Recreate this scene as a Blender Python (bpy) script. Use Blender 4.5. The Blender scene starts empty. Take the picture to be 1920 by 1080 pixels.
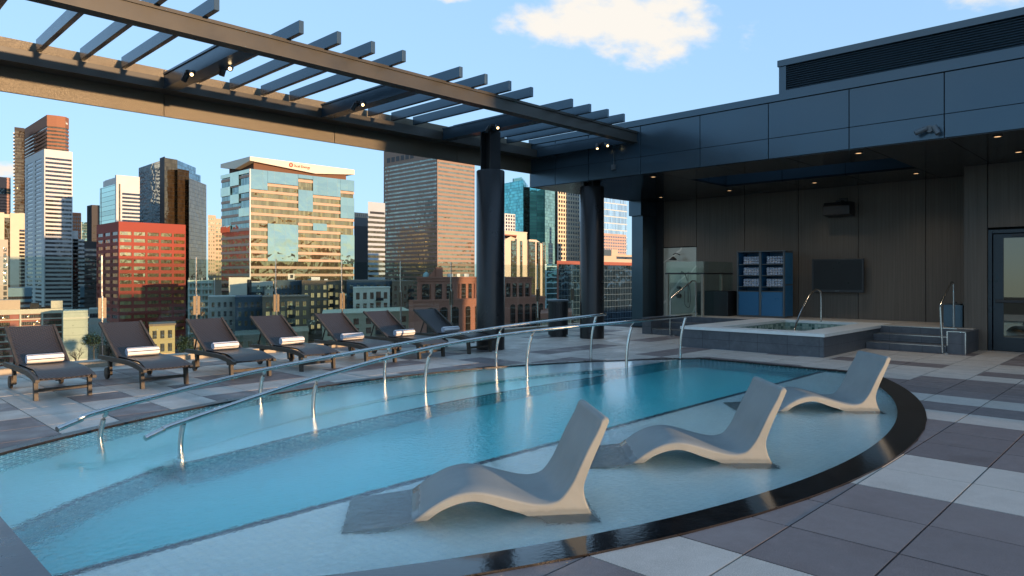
import bpy, bmesh, math, random
from mathutils import Vector, Matrix
random.seed(7)
SC = bpy.context.scene
COL = SC.collection
# ------------------------------------------------------------------ camera
FPX, HZ, EYE, AL = 1310.0, 518.5, 1.537, math.radians(44.11)
cam_d = bpy.data.cameras.new('camera'); cam = bpy.data.objects.new('camera', cam_d); COL.objects.link(cam)
cam.location = (0, 0, EYE); cam.rotation_euler = (math.radians(90), 0, AL - math.radians(90))
cam_d.sensor_width = 36; cam_d.lens = 36 * FPX / 1920; cam_d.shift_y = -(540 - HZ) / 1920
cam_d.clip_start = 0.05; cam_d.clip_end = 9000
SC.camera = cam
# ------------------------------------------------------------------ light
SUN_EL, SUN_AZ = 3.0, 271.5          # azimuth of the sun, counter-clockwise from +X
W = bpy.data.worlds.new('World'); SC.world = W; W.use_nodes = True
def build_world():
    nt = W.node_tree; nt.nodes.clear(); N = nt.nodes.new; L = nt.links.new
    out = N('ShaderNodeOutputWorld'); bg = N('ShaderNodeBackground'); sky = N('ShaderNodeTexSky')
    sky.sky_type = 'NISHITA'; sky.sun_disc = False
    sky.sun_elevation = math.radians(SUN_EL); sky.sun_rotation = math.radians(90 - SUN_AZ)
    sky.air_density = 1.0; sky.dust_density = 0.6; sky.ozone_density = 2.2; sky.altitude = 1600
    bg.inputs['Strength'].default_value = 0.15
    tc = N('ShaderNodeTexCoord')
    def cloud(center, wx, wy, roll, scale, thr, seed):
        c = Vector(center).normalized(); up = Vector((0, 0, 1)); r = c.cross(up).normalized(); u = r.cross(c)
        r2 = r * math.cos(roll) + u * math.sin(roll); u2 = u * math.cos(roll) - r * math.sin(roll)
        def dot(v):
            d = N('ShaderNodeVectorMath'); d.operation = 'DOT_PRODUCT'; L(tc.outputs['Generated'], d.inputs[0]); d.inputs[1].default_value = v; return d.outputs['Value']
        def m(op, a, b=None):
            n = N('ShaderNodeMath'); n.operation = op
            for k, x in enumerate((a, b)):
                if x is None: continue
                if isinstance(x, (int, float)): n.inputs[k].default_value = x
                else: L(x, n.inputs[k])
            return n.outputs[0]
        dc = m('MAXIMUM', dot(c), 0.05)
        x = m('DIVIDE', m('DIVIDE', dot(r2), dc), wx); y = m('DIVIDE', m('DIVIDE', dot(u2), dc), wy)
        rad = m('SQRT', m('ADD', m('MULTIPLY', x, x), m('MULTIPLY', y, y)))
        cv = N('ShaderNodeCombineXYZ'); L(m('MULTIPLY', x, wx * scale), cv.inputs[0]); L(m('MULTIPLY', y, wy * scale * 1.7), cv.inputs[1]); cv.inputs[2].default_value = seed
        no = N('ShaderNodeTexNoise'); no.inputs['Scale'].default_value = 1.0; no.inputs['Detail'].default_value = 8; no.inputs['Roughness'].default_value = 0.56; L(cv.outputs[0], no.inputs['Vector'])
        v = m('SUBTRACT', m('ADD', m('MULTIPLY', m('SUBTRACT', no.outputs['Fac'], .5), 2.3), 1.0), rad)
        mr = N('ShaderNodeMapRange'); mr.interpolation_type = 'SMOOTHSTEP'; L(v, mr.inputs['Value'])
        mr.inputs['From Min'].default_value = thr; mr.inputs['From Max'].default_value = thr + .62
        inside = m('GREATER_THAN', dot(c), 0.3)
        return m('MULTIPLY', mr.outputs[0], inside)
    def add(a, b):
        n = N('ShaderNodeMath'); n.operation = 'MAXIMUM'; L(a, n.inputs[0]); L(b, n.inputs[1]); return n.outputs[0]
    def pd(u, v):
        x = (u - 960) / FPX; z = (HZ - v) / FPX; ca, sa = math.cos(AL), math.sin(AL); return (ca + x * sa, sa - x * ca, z)
    k = add(cloud(pd(1170, 38), .175, .058, -.17, 13, .02, 3.1), cloud(pd(860, -14), .05, .022, 0.0, 20, .3, 8.0))
    k = add(k, cloud(pd(1890, -32), .12, .03, 0.0, 12, .3, 5.0))
    k = add(k, cloud((-.3, -1, .28), .7, .16, 0.05, 5, .2, 1.0))
    k = add(k, cloud((-1, .4, .5), .7, .2, 0.05, 4, .2, 2.0))
    k = add(k, cloud(pd(-20, 315), .04, .016, 0.0, 30, .1, 2.0))
    mix = N('ShaderNodeMixRGB'); L(k, mix.inputs[0])
    hs = N('ShaderNodeMixRGB'); hs.blend_type = 'MULTIPLY'; hs.inputs[0].default_value = 1.0; hs.inputs[2].default_value = SKYTINT
    gm = N('ShaderNodeGamma'); gm.inputs[1].default_value = .26; L(sky.outputs[0], gm.inputs[0]); L(gm.outputs[0], hs.inputs[1]); L(hs.outputs[0], mix.inputs[1]); mix.inputs[2].default_value = CLOUD
    L(mix.outputs[0], bg.inputs['Color']); L(bg.outputs[0], out.inputs[0])
CLOUD = (2.05, 1.95, 1.8, 1); SKYTINT = (1.06, 1.47, 1.95, 1)
build_world()
sd = bpy.data.lights.new('sun', 'SUN'); sd.energy = 2.2; sd.angle = math.radians(0.7); sd.color = (1.0, .64, .35)
so = bpy.data.objects.new('sun', sd); COL.objects.link(so)
_el, _az = math.radians(SUN_EL), math.radians(SUN_AZ)
so.rotation_euler = Vector((math.cos(_el) * math.cos(_az), math.cos(_el) * math.sin(_az), math.sin(_el))).to_track_quat('Z', 'Y').to_euler()
so.location = (0, -30, 40)
SC.view_settings.view_transform = 'Standard'; SC.view_settings.look = 'None'; SC.view_settings.gamma = 1
SC.view_settings.exposure = 1.68
SC.render.engine = 'CYCLES'
SC.cycles.use_denoising = True; SC.cycles.max_bounces = 14; SC.cycles.transmission_bounces = 10; SC.cycles.transparent_max_bounces = 16
SC.cycles.glossy_bounces = 5; SC.cycles.diffuse_bounces = 8; SC.cycles.caustics_reflective = False

# ------------------------------------------------------------------ pixel helpers (each point is placed at its own real distance)
CA, SA = math.cos(AL), math.sin(AL)
def ray(u): x = (u - 960) / FPX; return (CA + x * SA, SA - x * CA)
def at_depth(u, d): r = ray(u); return Vector((r[0] * d, r[1] * d, 0))
def z_at(v, d): return EYE - (v - HZ) / FPX * d
def on_x(u, X): r = ray(u); t = X / r[0]; return t * r[1], t
def on_y(u, Y): r = ray(u); t = Y / r[1]; return t * r[0], t

# ------------------------------------------------------------------ materials
def new_mat(name):
    m = bpy.data.materials.new(name); m.use_nodes = True; m.node_tree.nodes.clear(); return m
class G:
    def __init__(s, m): s.t = m.node_tree
    def n(s, ty, **kw):
        x = s.t.nodes.new(ty)
        for k, v in kw.items(): setattr(x, k, v)
        return x
    def l(s, a, b): s.t.links.new(a, b)
    def m(s, op, *a):
        n = s.n('ShaderNodeMath', operation=op)
        for k, x in enumerate(a):
            if isinstance(x, (int, float)): n.inputs[k].default_value = x
            else: s.l(x, n.inputs[k])
        return n.outputs[0]
    def mix(s, fac, a, b, mode='MIX'):
        n = s.n('ShaderNodeMixRGB', blend_type=mode)
        for k, x in enumerate((fac, a, b)):
            if isinstance(x, (int, float)): n.inputs[k].default_value = x
            elif isinstance(x, (tuple, list)): n.inputs[k].default_value = tuple(x) + (1,) * (4 - len(x))
            else: s.l(x, n.inputs[k])
        return n.outputs[0]
    def noise(s, scale, detail=4, rough=.55, vec=None, dist=0):
        n = s.n('ShaderNodeTexNoise'); n.inputs['Scale'].default_value = scale; n.inputs['Detail'].default_value = detail
        n.inputs['Roughness'].default_value = rough; n.inputs['Distortion'].default_value = dist
        s.l(vec if vec is not None else s.obj(), n.inputs['Vector']); return n.outputs['Fac']
    def obj(s):
        if not hasattr(s, '_o'): s._o = s.n('ShaderNodeTexCoord').outputs['Object']
        return s._o
    def xyz(s):
        if not hasattr(s, '_x'): n = s.n('ShaderNodeSeparateXYZ'); s.l(s.obj(), n.inputs[0]); s._x = n.outputs
        return s._x
    def ramp(s, fac, a, b, lo=0., hi=1.):
        n = s.n('ShaderNodeMapRange'); s.l(fac, n.inputs['Value']); n.inputs['From Min'].default_value = lo; n.inputs['From Max'].default_value = hi
        n.inputs['To Min'].default_value = a; n.inputs['To Max'].default_value = b; return n.outputs[0]
    def out(s, sh): o = s.n('ShaderNodeOutputMaterial'); s.l(sh, o.inputs['Surface']); return o
    def pbr(s, col=None, rough=.5, metal=0., spec=.5, bump=None, bstr=.2, bdist=.01, coat=0, trans=0):
        p = s.n('ShaderNodeBsdfPrincipled')
        for key, x in (('Base Color', col), ('Roughness', rough), ('Metallic', metal)):
            if x is None: continue
            if isinstance(x, (int, float)): p.inputs[key].default_value = x
            elif isinstance(x, (tuple, list)): p.inputs[key].default_value = tuple(x) + (1,) * (4 - len(x))
            else: s.l(x, p.inputs[key])
        p.inputs['Specular IOR Level'].default_value = spec; p.inputs['Coat Weight'].default_value = coat
        if bump is not None:
            b = s.n('ShaderNodeBump'); b.inputs['Strength'].default_value = bstr; b.inputs['Distance'].default_value = bdist
            s.l(bump, b.inputs['Height']); s.l(b.outputs[0], p.inputs['Normal'])
        s.out(p.outputs[0]); return p
_mc = {}
def cached(f):
    def w(*a, **k):
        key = (f.__name__, a, tuple(sorted(k.items())))
        if key not in _mc: _mc[key] = f(*a, **k)
        return _mc[key]
    return w
@cached
def plain(name, col, rough=.5, metal=0., var=.15, scale=3., spec=.5, bump=0.):
    m = new_mat(name); g = G(m); n = g.noise(scale, 6, .6)
    c2 = tuple(c * (1 - var) for c in col); c3 = tuple(min(1, c * (1 + var)) for c in col)
    c = g.mix(n, c2, c3)
    r = g.ramp(g.noise(scale * 2.3, 3), max(0, rough - .08), min(1, rough + .08), .3, .7)
    g.pbr(c, r, metal, spec, n if bump else None, bump, .01); return m
@cached
def emit(name, col, s):
    m = new_mat(name); g = G(m); e = g.n('ShaderNodeEmission'); e.inputs[0].default_value = col + (1,); e.inputs[1].default_value = s; g.out(e.outputs[0]); return m
@cached
def office_glass(name, col, metal=.75, rough=.03, mw=1.5, mh=0., line=.05, bump=.25, wob=.18, mcol=(.02, .02, .02), zig=0., dim=.35, blind=.0, glow=0.):
    """reflective curtain glass; mullion grid mw x mh metres; slightly uneven panes"""
    m = new_mat(name); g = G(m); x, y, z = g.xyz(); s = g.m('ADD', x, y)
    cell = g.n('ShaderNodeCombineXYZ'); g.l(g.m('FLOOR', g.m('DIVIDE', s, mw)), cell.inputs[0])
    if mh: g.l(g.m('FLOOR', g.m('DIVIDE', z, mh)), cell.inputs[2])
    else: g.l(g.m('FLOOR', g.m('DIVIDE', z, 3.9)), cell.inputs[2])
    wn = g.n('ShaderNodeTexWhiteNoise'); wn.noise_dimensions = '3D'; g.l(cell.outputs[0], wn.inputs['Vector'])
    c = g.mix(wn.outputs['Value'], tuple(a * (1 - dim) for a in col), tuple(min(1, a * (1 + dim * .5)) for a in col))
    if blind: c = g.mix(g.m('MULTIPLY', g.m('LESS_THAN', wn.outputs['Value'], blind), 1.0), c, (.35, .32, .22))
    gx = g.m('LESS_THAN', g.m('MODULO', g.m('ADD', s, 1000 * mw), mw), line * mw)
    mk = gx
    if mh: mk = g.m('MAXIMUM', gx, g.m('LESS_THAN', g.m('MODULO', g.m('ADD', z, 1000 * mh), mh), line * mh * 1.4))
    c = g.mix(mk, c, mcol)
    met = g.m('MULTIPLY', g.m('SUBTRACT', 1.0, mk), metal)
    r = g.ramp(mk, rough, .5)
    # pane tilt + waviness
    wob_n = g.noise(wob, 2, .5, dist=.6)
    h = g.m('ADD', g.m('MULTIPLY', wob_n, 1.0), g.m('MULTIPLY', wn.outputs['Value'], .0))
    p = g.pbr(c, r, met, .8)
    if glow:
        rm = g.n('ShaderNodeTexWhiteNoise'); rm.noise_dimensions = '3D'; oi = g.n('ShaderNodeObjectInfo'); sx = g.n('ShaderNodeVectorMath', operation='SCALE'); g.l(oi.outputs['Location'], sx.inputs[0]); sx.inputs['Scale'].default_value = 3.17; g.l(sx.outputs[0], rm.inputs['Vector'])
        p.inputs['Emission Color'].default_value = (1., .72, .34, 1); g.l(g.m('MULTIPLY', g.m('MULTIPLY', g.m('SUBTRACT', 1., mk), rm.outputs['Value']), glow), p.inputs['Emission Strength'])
    b = g.n('ShaderNodeBump'); b.inputs['Strength'].default_value = bump; b.inputs['Distance'].default_value = 1.0; g.l(h, b.inputs['Height'])
    tl = g.n('ShaderNodeVectorMath', operation='MULTIPLY_ADD'); g.l(wn.outputs['Color'], tl.inputs[0]); tl.inputs[1].default_value = (.03, .03, .02)
    sb = g.n('ShaderNodeVectorMath', operation='SUBTRACT'); g.l(b.outputs[0], sb.inputs[0]); sb.inputs[1].default_value = (.015, .015, .01); g.l(sb.outputs[0], tl.inputs[2])
    nv = g.n('ShaderNodeVectorMath', operation='NORMALIZE'); g.l(tl.outputs[0], nv.inputs[0]); g.l(nv.outputs[0], p.inputs['Normal'])
    return m
@cached
def wall_mat(name, col, course=0., rough=.8, var=.12):
    m = new_mat(name); g = G(m); x, y, z = g.xyz()
    n = g.noise(.15, 6, .6); n2 = g.noise(1.3, 4)
    c = g.mix(n, tuple(a * (1 - var) for a in col), tuple(min(1, a * (1 + var)) for a in col))
    c = g.mix(g.m('MULTIPLY', n2, .25), c, tuple(a * .6 for a in col))
    if course:
        k = g.m('LESS_THAN', g.m('MODULO', g.m('ADD', z, 500.), course), course * .07)
        c = g.mix(g.m('MULTIPLY', k, .5), c, tuple(a * .4 for a in col))
    g.pbr(c, rough); return m

def metal_panel(name, col, rough=.28, metal=.35, spec=.5):
    m = new_mat(name); g = G(m); n = g.noise(1.1, 3)
    c = g.mix(n, tuple(a * .9 for a in col), tuple(a * 1.1 for a in col))
    g.pbr(c, g.ramp(g.noise(2.2, 4), rough * .85, rough * 1.2, .3, .7), metal, spec, g.noise(.8, 2), .05, .02); return m
M = {}
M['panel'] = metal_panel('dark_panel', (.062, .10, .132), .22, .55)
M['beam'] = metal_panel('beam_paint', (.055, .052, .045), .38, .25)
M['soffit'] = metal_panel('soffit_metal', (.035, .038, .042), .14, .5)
M['column'] = metal_panel('column_metal', (.028, .028, .03), .3, .4)
def m_plate():
    m = new_mat('hammered_metal'); g = G(m); n = g.noise(70, 3, .7); v = g.n('ShaderNodeTexVoronoi'); v.inputs['Scale'].default_value = 95; g.l(g.obj(), v.inputs['Vector'])
    c = g.mix(n, (.07, .06, .046), (.14, .12, .082))
    g.pbr(c, .4, .35, .5, v.outputs['Distance'], .45, .006); return m
M['plate'] = m_plate()
def m_ribbed():
    m = new_mat('ribbed_cladding'); g = G(m); x, y, z = g.xyz()
    rib = g.m('SINE', g.m('MULTIPLY', y, 2 * math.pi / .04))
    st = g.n('ShaderNodeCombineXYZ'); g.l(g.m('MULTIPLY', y, 30.), st.inputs[1]); g.l(g.m('MULTIPLY', z, .5), st.inputs[2])
    n = g.noise(1., 4, .6, st.outputs[0])
    c = g.mix(g.ramp(n, 0, 1, .3, .7), (.10, .083, .066), (.145, .122, .098))
    g.pbr(c, .5, .0, .35, rib, .12, .003); return m
M['ribbed'] = m_ribbed()
M['black'] = plain('black_metal', (.018, .019, .021), .4, 0., .1, 8.)
M['blackgap'] = plain('joint_black', (.006, .006, .007), .8, 0., .1)
def m_steel():
    m = new_mat('stainless_steel'); g = G(m); x, y, z = g.xyz()
    g.pbr(g.mix(g.noise(9, 3), (.5, .5, .48), (.68, .67, .64)), g.ramp(g.noise(20, 3), .14, .26, .3, .7), 1.0); return m
M['steel'] = m_steel()
def paver(name, a, b):
    m = new_mat(name); g = G(m); geo = g.n('ShaderNodeNewGeometry'); r = geo.outputs['Random Per Island']
    c = g.mix(r, a, b); off = g.n('ShaderNodeVectorMath', operation='ADD'); g.l(g.obj(), off.inputs[0])
    sc = g.n('ShaderNodeCombineXYZ'); g.l(g.m('MULTIPLY', r, 37.), sc.inputs[0]); g.l(g.m('MULTIPLY', r, 91.), sc.inputs[1]); g.l(sc.outputs[0], off.inputs[1])
    blot = g.noise(1.6, 5, .6, off.outputs[0]); c = g.mix(g.ramp(blot, 0, .8, .32, .75), c, tuple(x * .62 for x in a))
    spk = g.noise(160, 2, .5); c = g.mix(g.ramp(spk, 0, .35, .45, .62), c, tuple(min(1, x * 1.55) for x in b))
    st = g.noise(5., 3, .7, off.outputs[0]); c = g.mix(g.ramp(st, 0, .3, .55, .8), c, tuple(x * 1.25 for x in b))
    # damp patches carry a low sheen
    g.pbr(c, g.ramp(blot, .30, .72, .32, .6), 0., .5, spk, .4, .005); return m
M['pav_light'] = paver('paver_light', (.42, .39, .35), (.52, .485, .435))
M['pav_dark'] = paver('paver_dark', (.15, .124, .122), (.205, .172, .166))
M['grout'] = plain('joint_sand', (.035, .034, .034), .9, 0., .3, 30.)
def stone(name, a, b, rough=.4, sc=3., bx=0., bz=0.):
    m = new_mat(name); g = G(m); x, y, z = g.xyz(); n = g.noise(sc, 8, .65, dist=.8); n2 = g.noise(sc * 5, 4)
    c = g.mix(g.ramp(n, 0, 1, .3, .7), a, b); c = g.mix(g.ramp(n2, 0, .3, .5, .8), c, tuple(min(1, v * 1.6) for v in b))
    if bx:
        s = g.m('ADD', x, y); k = g.m('LESS_THAN', g.m('MODULO', g.m('ADD', s, 100.3), bx), .006)
        k = g.m('MAXIMUM', k, g.m('LESS_THAN', g.m('MODULO', g.m('ADD', z, 100. + bz * .5), bz), .005)); c = g.mix(k, c, (.01, .01, .012))
    g.pbr(c, g.ramp(n, rough * .8, rough * 1.2, .3, .7), 0., .5, n2, .15, .004); return m
M['slate'] = stone('slate_tile', (.06, .068, .08), (.105, .115, .13), .45, 2.5, .61, .4)
M['coping_near'] = stone('wet_black_granite', (.008, .007, .007), (.022, .02, .02), .10, 6.)
M['coping_end'] = stone('slate_coping', (.03, .035, .045), (.055, .06, .075), .3, 4.)
M['coping_back'] = stone('dark_coping', (.012, .009, .009), (.03, .022, .021), .3, 6.)
M['rim'] = stone('pale_stone', (.74, .76, .72), (.84, .84, .80), .35, 2.)
def tiles(name, a, b, grout, w, h, rough=.25, gl=.1, wall=True, offset=.5, freq=2):
    m = new_mat(name); g = G(m); x, y, z = g.xyz(); cv = g.n('ShaderNodeCombineXYZ')
    if wall: g.l(g.m('ADD', x, y), cv.inputs[0]); g.l(z, cv.inputs[1])
    else: g.l(x, cv.inputs[0]); g.l(y, cv.inputs[1])
    br = g.n('ShaderNodeTexBrick'); g.l(cv.outputs[0], br.inputs['Vector']); br.offset = offset; br.offset_frequency = freq
    br.inputs['Scale'].default_value = 1; br.inputs['Brick Width'].default_value = w; br.inputs['Row Height'].default_value = h; br.inputs['Mortar Size'].default_value = gl * h * .5
    br.inputs['Color1'].default_value = a + (1,); br.inputs['Color2'].default_value = b + (1,); br.inputs['Mortar'].default_value = grout + (1,); br.inputs['Bias'].default_value = 0
    g.pbr(br.outputs['Color'], rough, 0., .5); return m
M['mosaic'] = tiles('teal_mosaic', (.004, .10, .13), (.02, .25, .30), (.55, .78, .80), .16, .08, .25, .24)
M['spa_mosaic'] = tiles('spa_mosaic', (.01, .07, .06), (.50, .60, .50), (.25, .36, .32), .075, .075, .25, .16, True, 0.)
M['pooltile'] = tiles('white_pool_tile', (.86, .89, .89), (.88, .90, .90), (.80, .84, .85), .1, .1, .4, .05, False, 0.)
M['shelftile'] = tiles('pale_shelf_tile', (.74, .77, .76), (.80, .82, .80), (.58, .65, .68), .06, .06, .4, .1, False, 0.)
M['navytile'] = tiles('navy_line_tile', (.008, .014, .03), (.012, .02, .04), (.2, .25, .3), .15, .15, .3, .04, False, 0.)
def m_water(name, dens, col, rip=1.0, sc=1.0):
    m = new_mat(name); g = G(m); gl = g.n('ShaderNodeBsdfGlass'); gl.inputs['IOR'].default_value = 1.333; gl.inputs['Roughness'].default_value = 0.0
    x, y, z = g.xyz()
    v = g.n('ShaderNodeVectorMath', operation='MULTIPLY'); g.l(g.obj(), v.inputs[0]); v.inputs[1].default_value = (1, 1, 0)
    n1 = g.noise(2.0 * sc, 2, .5, v.outputs[0], .4); n2 = g.noise(21. * sc, 3, .6, v.outputs[0], .6); big = g.noise(.35, 1, .5, v.outputs[0])
    # calmer on the deep side, livelier over the sun shelf
    shelf = g.ramp(y, 1.0, .28, 3.6, 6.2)
    hgt = g.m('ADD', g.m('MULTIPLY', n1, .0022), g.m('MULTIPLY', g.m('MULTIPLY', n2, g.m('MULTIPLY', shelf, g.ramp(big, .6, 1.3, .35, .65))), .0080))
    b = g.n('ShaderNodeBump'); b.inputs['Strength'].default_value = rip; b.inputs['Distance'].default_value = 1.0; g.l(hgt, b.inputs['Height']); g.l(b.outputs[0], gl.inputs['Normal'])
    o = g.out(gl.outputs[0]); ab = g.n('ShaderNodeVolumeAbsorption'); ab.inputs['Color'].default_value = col + (1,); ab.inputs['Density'].default_value = dens; g.l(ab.outputs[0], o.inputs['Volume']); return m
M['water'] = m_water('pool_water', .6, (.02, .945, .985))
M['spawater'] = m_water('spa_water', .6, (.15, .75, .72), .6)
def m_wicker():
    m = new_mat('woven_resin'); g = G(m); x, y, z = g.xyz(); s = g.m('ADD', y, z)
    a = g.m('MULTIPLY', g.m('SINE', g.m('MULTIPLY', x, 2 * math.pi / .055)), g.m('SINE', g.m('MULTIPLY', s, 2 * math.pi / .05)))
    c = g.mix(g.ramp(a, 0, 1, -.5, .5), (.004, .0035, .004), (.050, .039, .036))
    g.pbr(c, .36, 0., .5, a, 1., .006); return m
M['wicker'] = m_wicker()
def m_wood():
    m = new_mat('weathered_wood'); g = G(m); v = g.n('ShaderNodeVectorMath', operation='MULTIPLY'); g.l(g.obj(), v.inputs[0]); v.inputs[1].default_value = (14, 2, 14)
    n = g.noise(2., 5, .6, v.outputs[0]); g.pbr(g.mix(g.ramp(n, 0, 1, .3, .7), (.030, .026, .022), (.075, .06, .045)), .55, 0., .4, n, .2, .004); return m
M['wood'] = m_wood()
def m_resin():
    m = new_mat('grey_moulded_resin'); g = G(m); n = g.noise(3., 5, .6); f = g.noise(90., 2)
    x, y, z = g.xyz(); c = g.mix(g.ramp(n, 0, 1, .3, .7), (.18, .20, .20), (.225, .245, .24))
    # damp band above the water and faint scuffs, part of the shell itself
    wet = g.ramp(g.m('ADD', z, g.m('MULTIPLY', g.noise(9., 4), .05)), 1, 0, .225, .25); c = g.mix(g.m('MULTIPLY', wet, .35), c, (.06, .075, .08))
    sc = g.n('ShaderNodeVectorMath', operation='MULTIPLY'); g.l(g.obj(), sc.inputs[0]); sc.inputs[1].default_value = (6, 40, 6)
    c = g.mix(g.ramp(g.noise(1., 5, .7, sc.outputs[0]), 0, .22, .55, .8), c, (.32, .34, .34))
    g.pbr(c, g.m('SUBTRACT', .5, g.m('MULTIPLY', wet, .35)), 0., .4, f, .08, .003); return m
M['resin'] = m_resin()
def m_towel():
    m = new_mat('striped_towel'); g = G(m); x, y, z = g.xyz(); ang = g.m('ARCTAN2', y, z)
    k = g.m('LESS_THAN', g.m('MODULO', g.m('ADD', ang, 10.3), math.pi / 3), .2)
    c = g.mix(k, (.78, .77, .78), (.03, .035, .07)); g.pbr(c, .9, 0., .2, g.noise(120, 2), .6, .004); return m
M['towel'] = m_towel()
def m_towel_end():
    m = new_mat('towel_spiral'); g = G(m); x, y, z = g.xyz(); r = g.m('SQRT', g.m('ADD', g.m('MULTIPLY', y, y), g.m('MULTIPLY', z, z)))
    k = g.m('SINE', g.m('ADD', g.m('MULTIPLY', r, 2 * math.pi / .022), g.m('ARCTAN2', y, z)))
    g.pbr(g.mix(g.ramp(k, 0, 1, -.2, .4), (.10, .16, .3), (.75, .76, .78)), .9, 0., .2); return m
M['towel_end'] = m_towel_end()
def m_clear():
    m = new_mat('clear_glass'); g = G(m); tr = g.n('ShaderNodeBsdfTransparent'); tr.inputs[0].default_value = (.84, .92, .90, 1); gs = g.n('ShaderNodeBsdfGlossy'); gs.inputs['Roughness'].default_value = .0
    fr = g.n('ShaderNodeFresnel'); geo = g.n('ShaderNodeNewGeometry'); g.l(g.m('ADD', 1.62, g.m('MULTIPLY', geo.outputs['Backfacing'], 1 / 1.62 - 1.62)), fr.inputs[0]); mx = g.n('ShaderNodeMixShader'); g.l(g.m('MULTIPLY', fr.outputs[0], 1.0), mx.inputs[0]); g.l(tr.outputs[0], mx.inputs[1]); g.l(gs.outputs[0], mx.inputs[2]); g.out(mx.outputs[0]); return m
M['glass'] = m_clear()
M['curb'] = stone('tan_curb', (.30, .26, .20), (.42, .36, .27), .6, 5.)
M['clamp'] = plain('bronze_clamp', (.17, .13, .08), .45, .2, .2, 12.)
M['blue'] = plain('blue_panel', (.02, .13, .27), .35, 0., .08, 3.)
M['greyframe'] = plain('grey_frame', (.10, .115, .125), .4, .2, .1, 6.)
def m_marble():
    m = new_mat('veined_marble'); g = G(m); n = g.noise(1.6, 8, .6, dist=1.5); w = g.n('ShaderNodeTexWave'); w.wave_type = 'BANDS'; w.bands_direction = 'DIAGONAL'
    w.inputs['Scale'].default_value = .55; w.inputs['Distortion'].default_value = 4.; w.inputs['Detail'].default_value = 3; g.l(g.obj(), w.inputs['Vector'])
    c = g.mix(n, (.32, .35, .32), (.48, .50, .45)); c = g.mix(g.ramp(w.outputs['Fac'], 0, 1, .985, .998), c, (.65, .65, .6)); g.pbr(c, .08, 0., .6); return m
M['marble'] = m_marble()
M['screen'] = plain('dark_screen', (.012, .014, .015), .35, 0., .05, 3., .25)
M['doorglass'] = office_glass('door_glass', (.19, .17, .13), .9, .01, 50., 50., .0, .0, .2)
M['white'] = plain('white_paint', (.72, .70, .66), .6, 0., .05)

# ------------------------------------------------------------------ mesh helpers
class MB:
    def __init__(s): s.v = []; s.f = []; s.m = []; s.smooth = []
    def add(s, vs, fs, mi=0, sm=False):
        b = len(s.v); s.v += [tuple(v) for v in vs]
        for f in fs: s.f.append(tuple(i + b for i in f)); s.m.append(mi); s.smooth.append(sm)
        return s
    def box(s, x0, x1, y0, y1, z0, z1, mi=0):
        return s.add([(x0, y0, z0), (x1, y0, z0), (x1, y1, z0), (x0, y1, z0), (x0, y0, z1), (x1, y0, z1), (x1, y1, z1), (x0, y1, z1)],
                     [(0, 3, 2, 1), (4, 5, 6, 7), (0, 1, 5, 4), (1, 2, 6, 5), (2, 3, 7, 6), (3, 0, 4, 7)], mi)
    def prism(s, poly, z0, z1, mi=0):
        n = len(poly); s.add([(p[0], p[1], z0) for p in poly] + [(p[0], p[1], z1) for p in poly],
                             [tuple(range(n - 1, -1, -1)), tuple(range(n, 2 * n))] + [(i, (i + 1) % n, n + (i + 1) % n, n + i) for i in range(n)], mi); return s
    def extrude_prof(s, prof, fn, a, b, mi=0, sm=False):
        """prof: closed list of 2-D points; fn(p, t) -> 3-D; between t=a and t=b"""
        n = len(prof); s.add([fn(p, a) for p in prof] + [fn(p, b) for p in prof], [(i, (i + 1) % n, n + (i + 1) % n, n + i) for i in range(n)], mi, sm)
        s.add([fn(p, a) for p in prof], [tuple(range(n - 1, -1, -1))], mi); s.add([fn(p, b) for p in prof], [tuple(range(n))], mi); return s
    def tube(s, pts, r, seg=10, mi=0, cap=True):
        pts = [Vector(p) for p in pts]; rings = []; up = Vector((0, 0, 1)); rr = r if isinstance(r, (list, tuple)) else [r] * len(pts)
        for i, p in enumerate(pts):
            t = (pts[min(i + 1, len(pts) - 1)] - pts[max(i - 1, 0)]).normalized()
            ref = up if abs(t.z) < .95 else Vector((1, 0, 0)); a = t.cross(ref).normalized(); b = a.cross(t)
            rings.append([p + a * rr[i] * math.cos(2 * math.pi * k / seg) + b * rr[i] * math.sin(2 * math.pi * k / seg) for k in range(seg)])
        vs = [v for R in rings for v in R]; fs = []
        for i in range(len(pts) - 1):
            for k in range(seg): fs.append((i * seg + k, i * seg + (k + 1) % seg, (i + 1) * seg + (k + 1) % seg, (i + 1) * seg + k))
        s.add(vs, fs, mi, True)
        if cap: s.add(rings[0], [tuple(range(seg))], mi); s.add(rings[-1], [tuple(range(seg - 1, -1, -1))], mi)
        return s
    def lathe(s, prof, c=(0, 0), seg=24, mi=0, sm=True):
        vs = []; fs = []
        for r, z in prof: vs += [(c[0] + r * math.cos(2 * math.pi * k / seg), c[1] + r * math.sin(2 * math.pi * k / seg), z) for k in range(seg)]
        for i in range(len(prof) - 1):
            for k in range(seg): fs.append((i * seg + k, i * seg + (k + 1) % seg, (i + 1) * seg + (k + 1) % seg, (i + 1) * seg + k))
        return s.add(vs, fs, mi, sm)
    def mesh(s, name, mats):
        me = bpy.data.meshes.new(name); me.from_pydata(s.v, [], s.f)
        for x in mats: me.materials.append(x)
        me.polygons.foreach_set('material_index', s.m); me.polygons.foreach_set('use_smooth', s.smooth)
        bm = bmesh.new(); bm.from_mesh(me); bmesh.ops.remove_doubles(bm, verts=bm.verts, dist=1e-5) if any(s.smooth) else None
        bmesh.ops.recalc_face_normals(bm, faces=bm.faces); bm.to_mesh(me); bm.free()
        if any(s.smooth): me.set_sharp_from_angle(angle=math.radians(38))
        me.update(); return me
def bevel(o, w, seg=2):
    md = o.modifiers.new('bevel', 'BEVEL'); md.width = w; md.segments = seg; md.limit_method = 'ANGLE'; md.angle_limit = math.radians(40); return o
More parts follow.
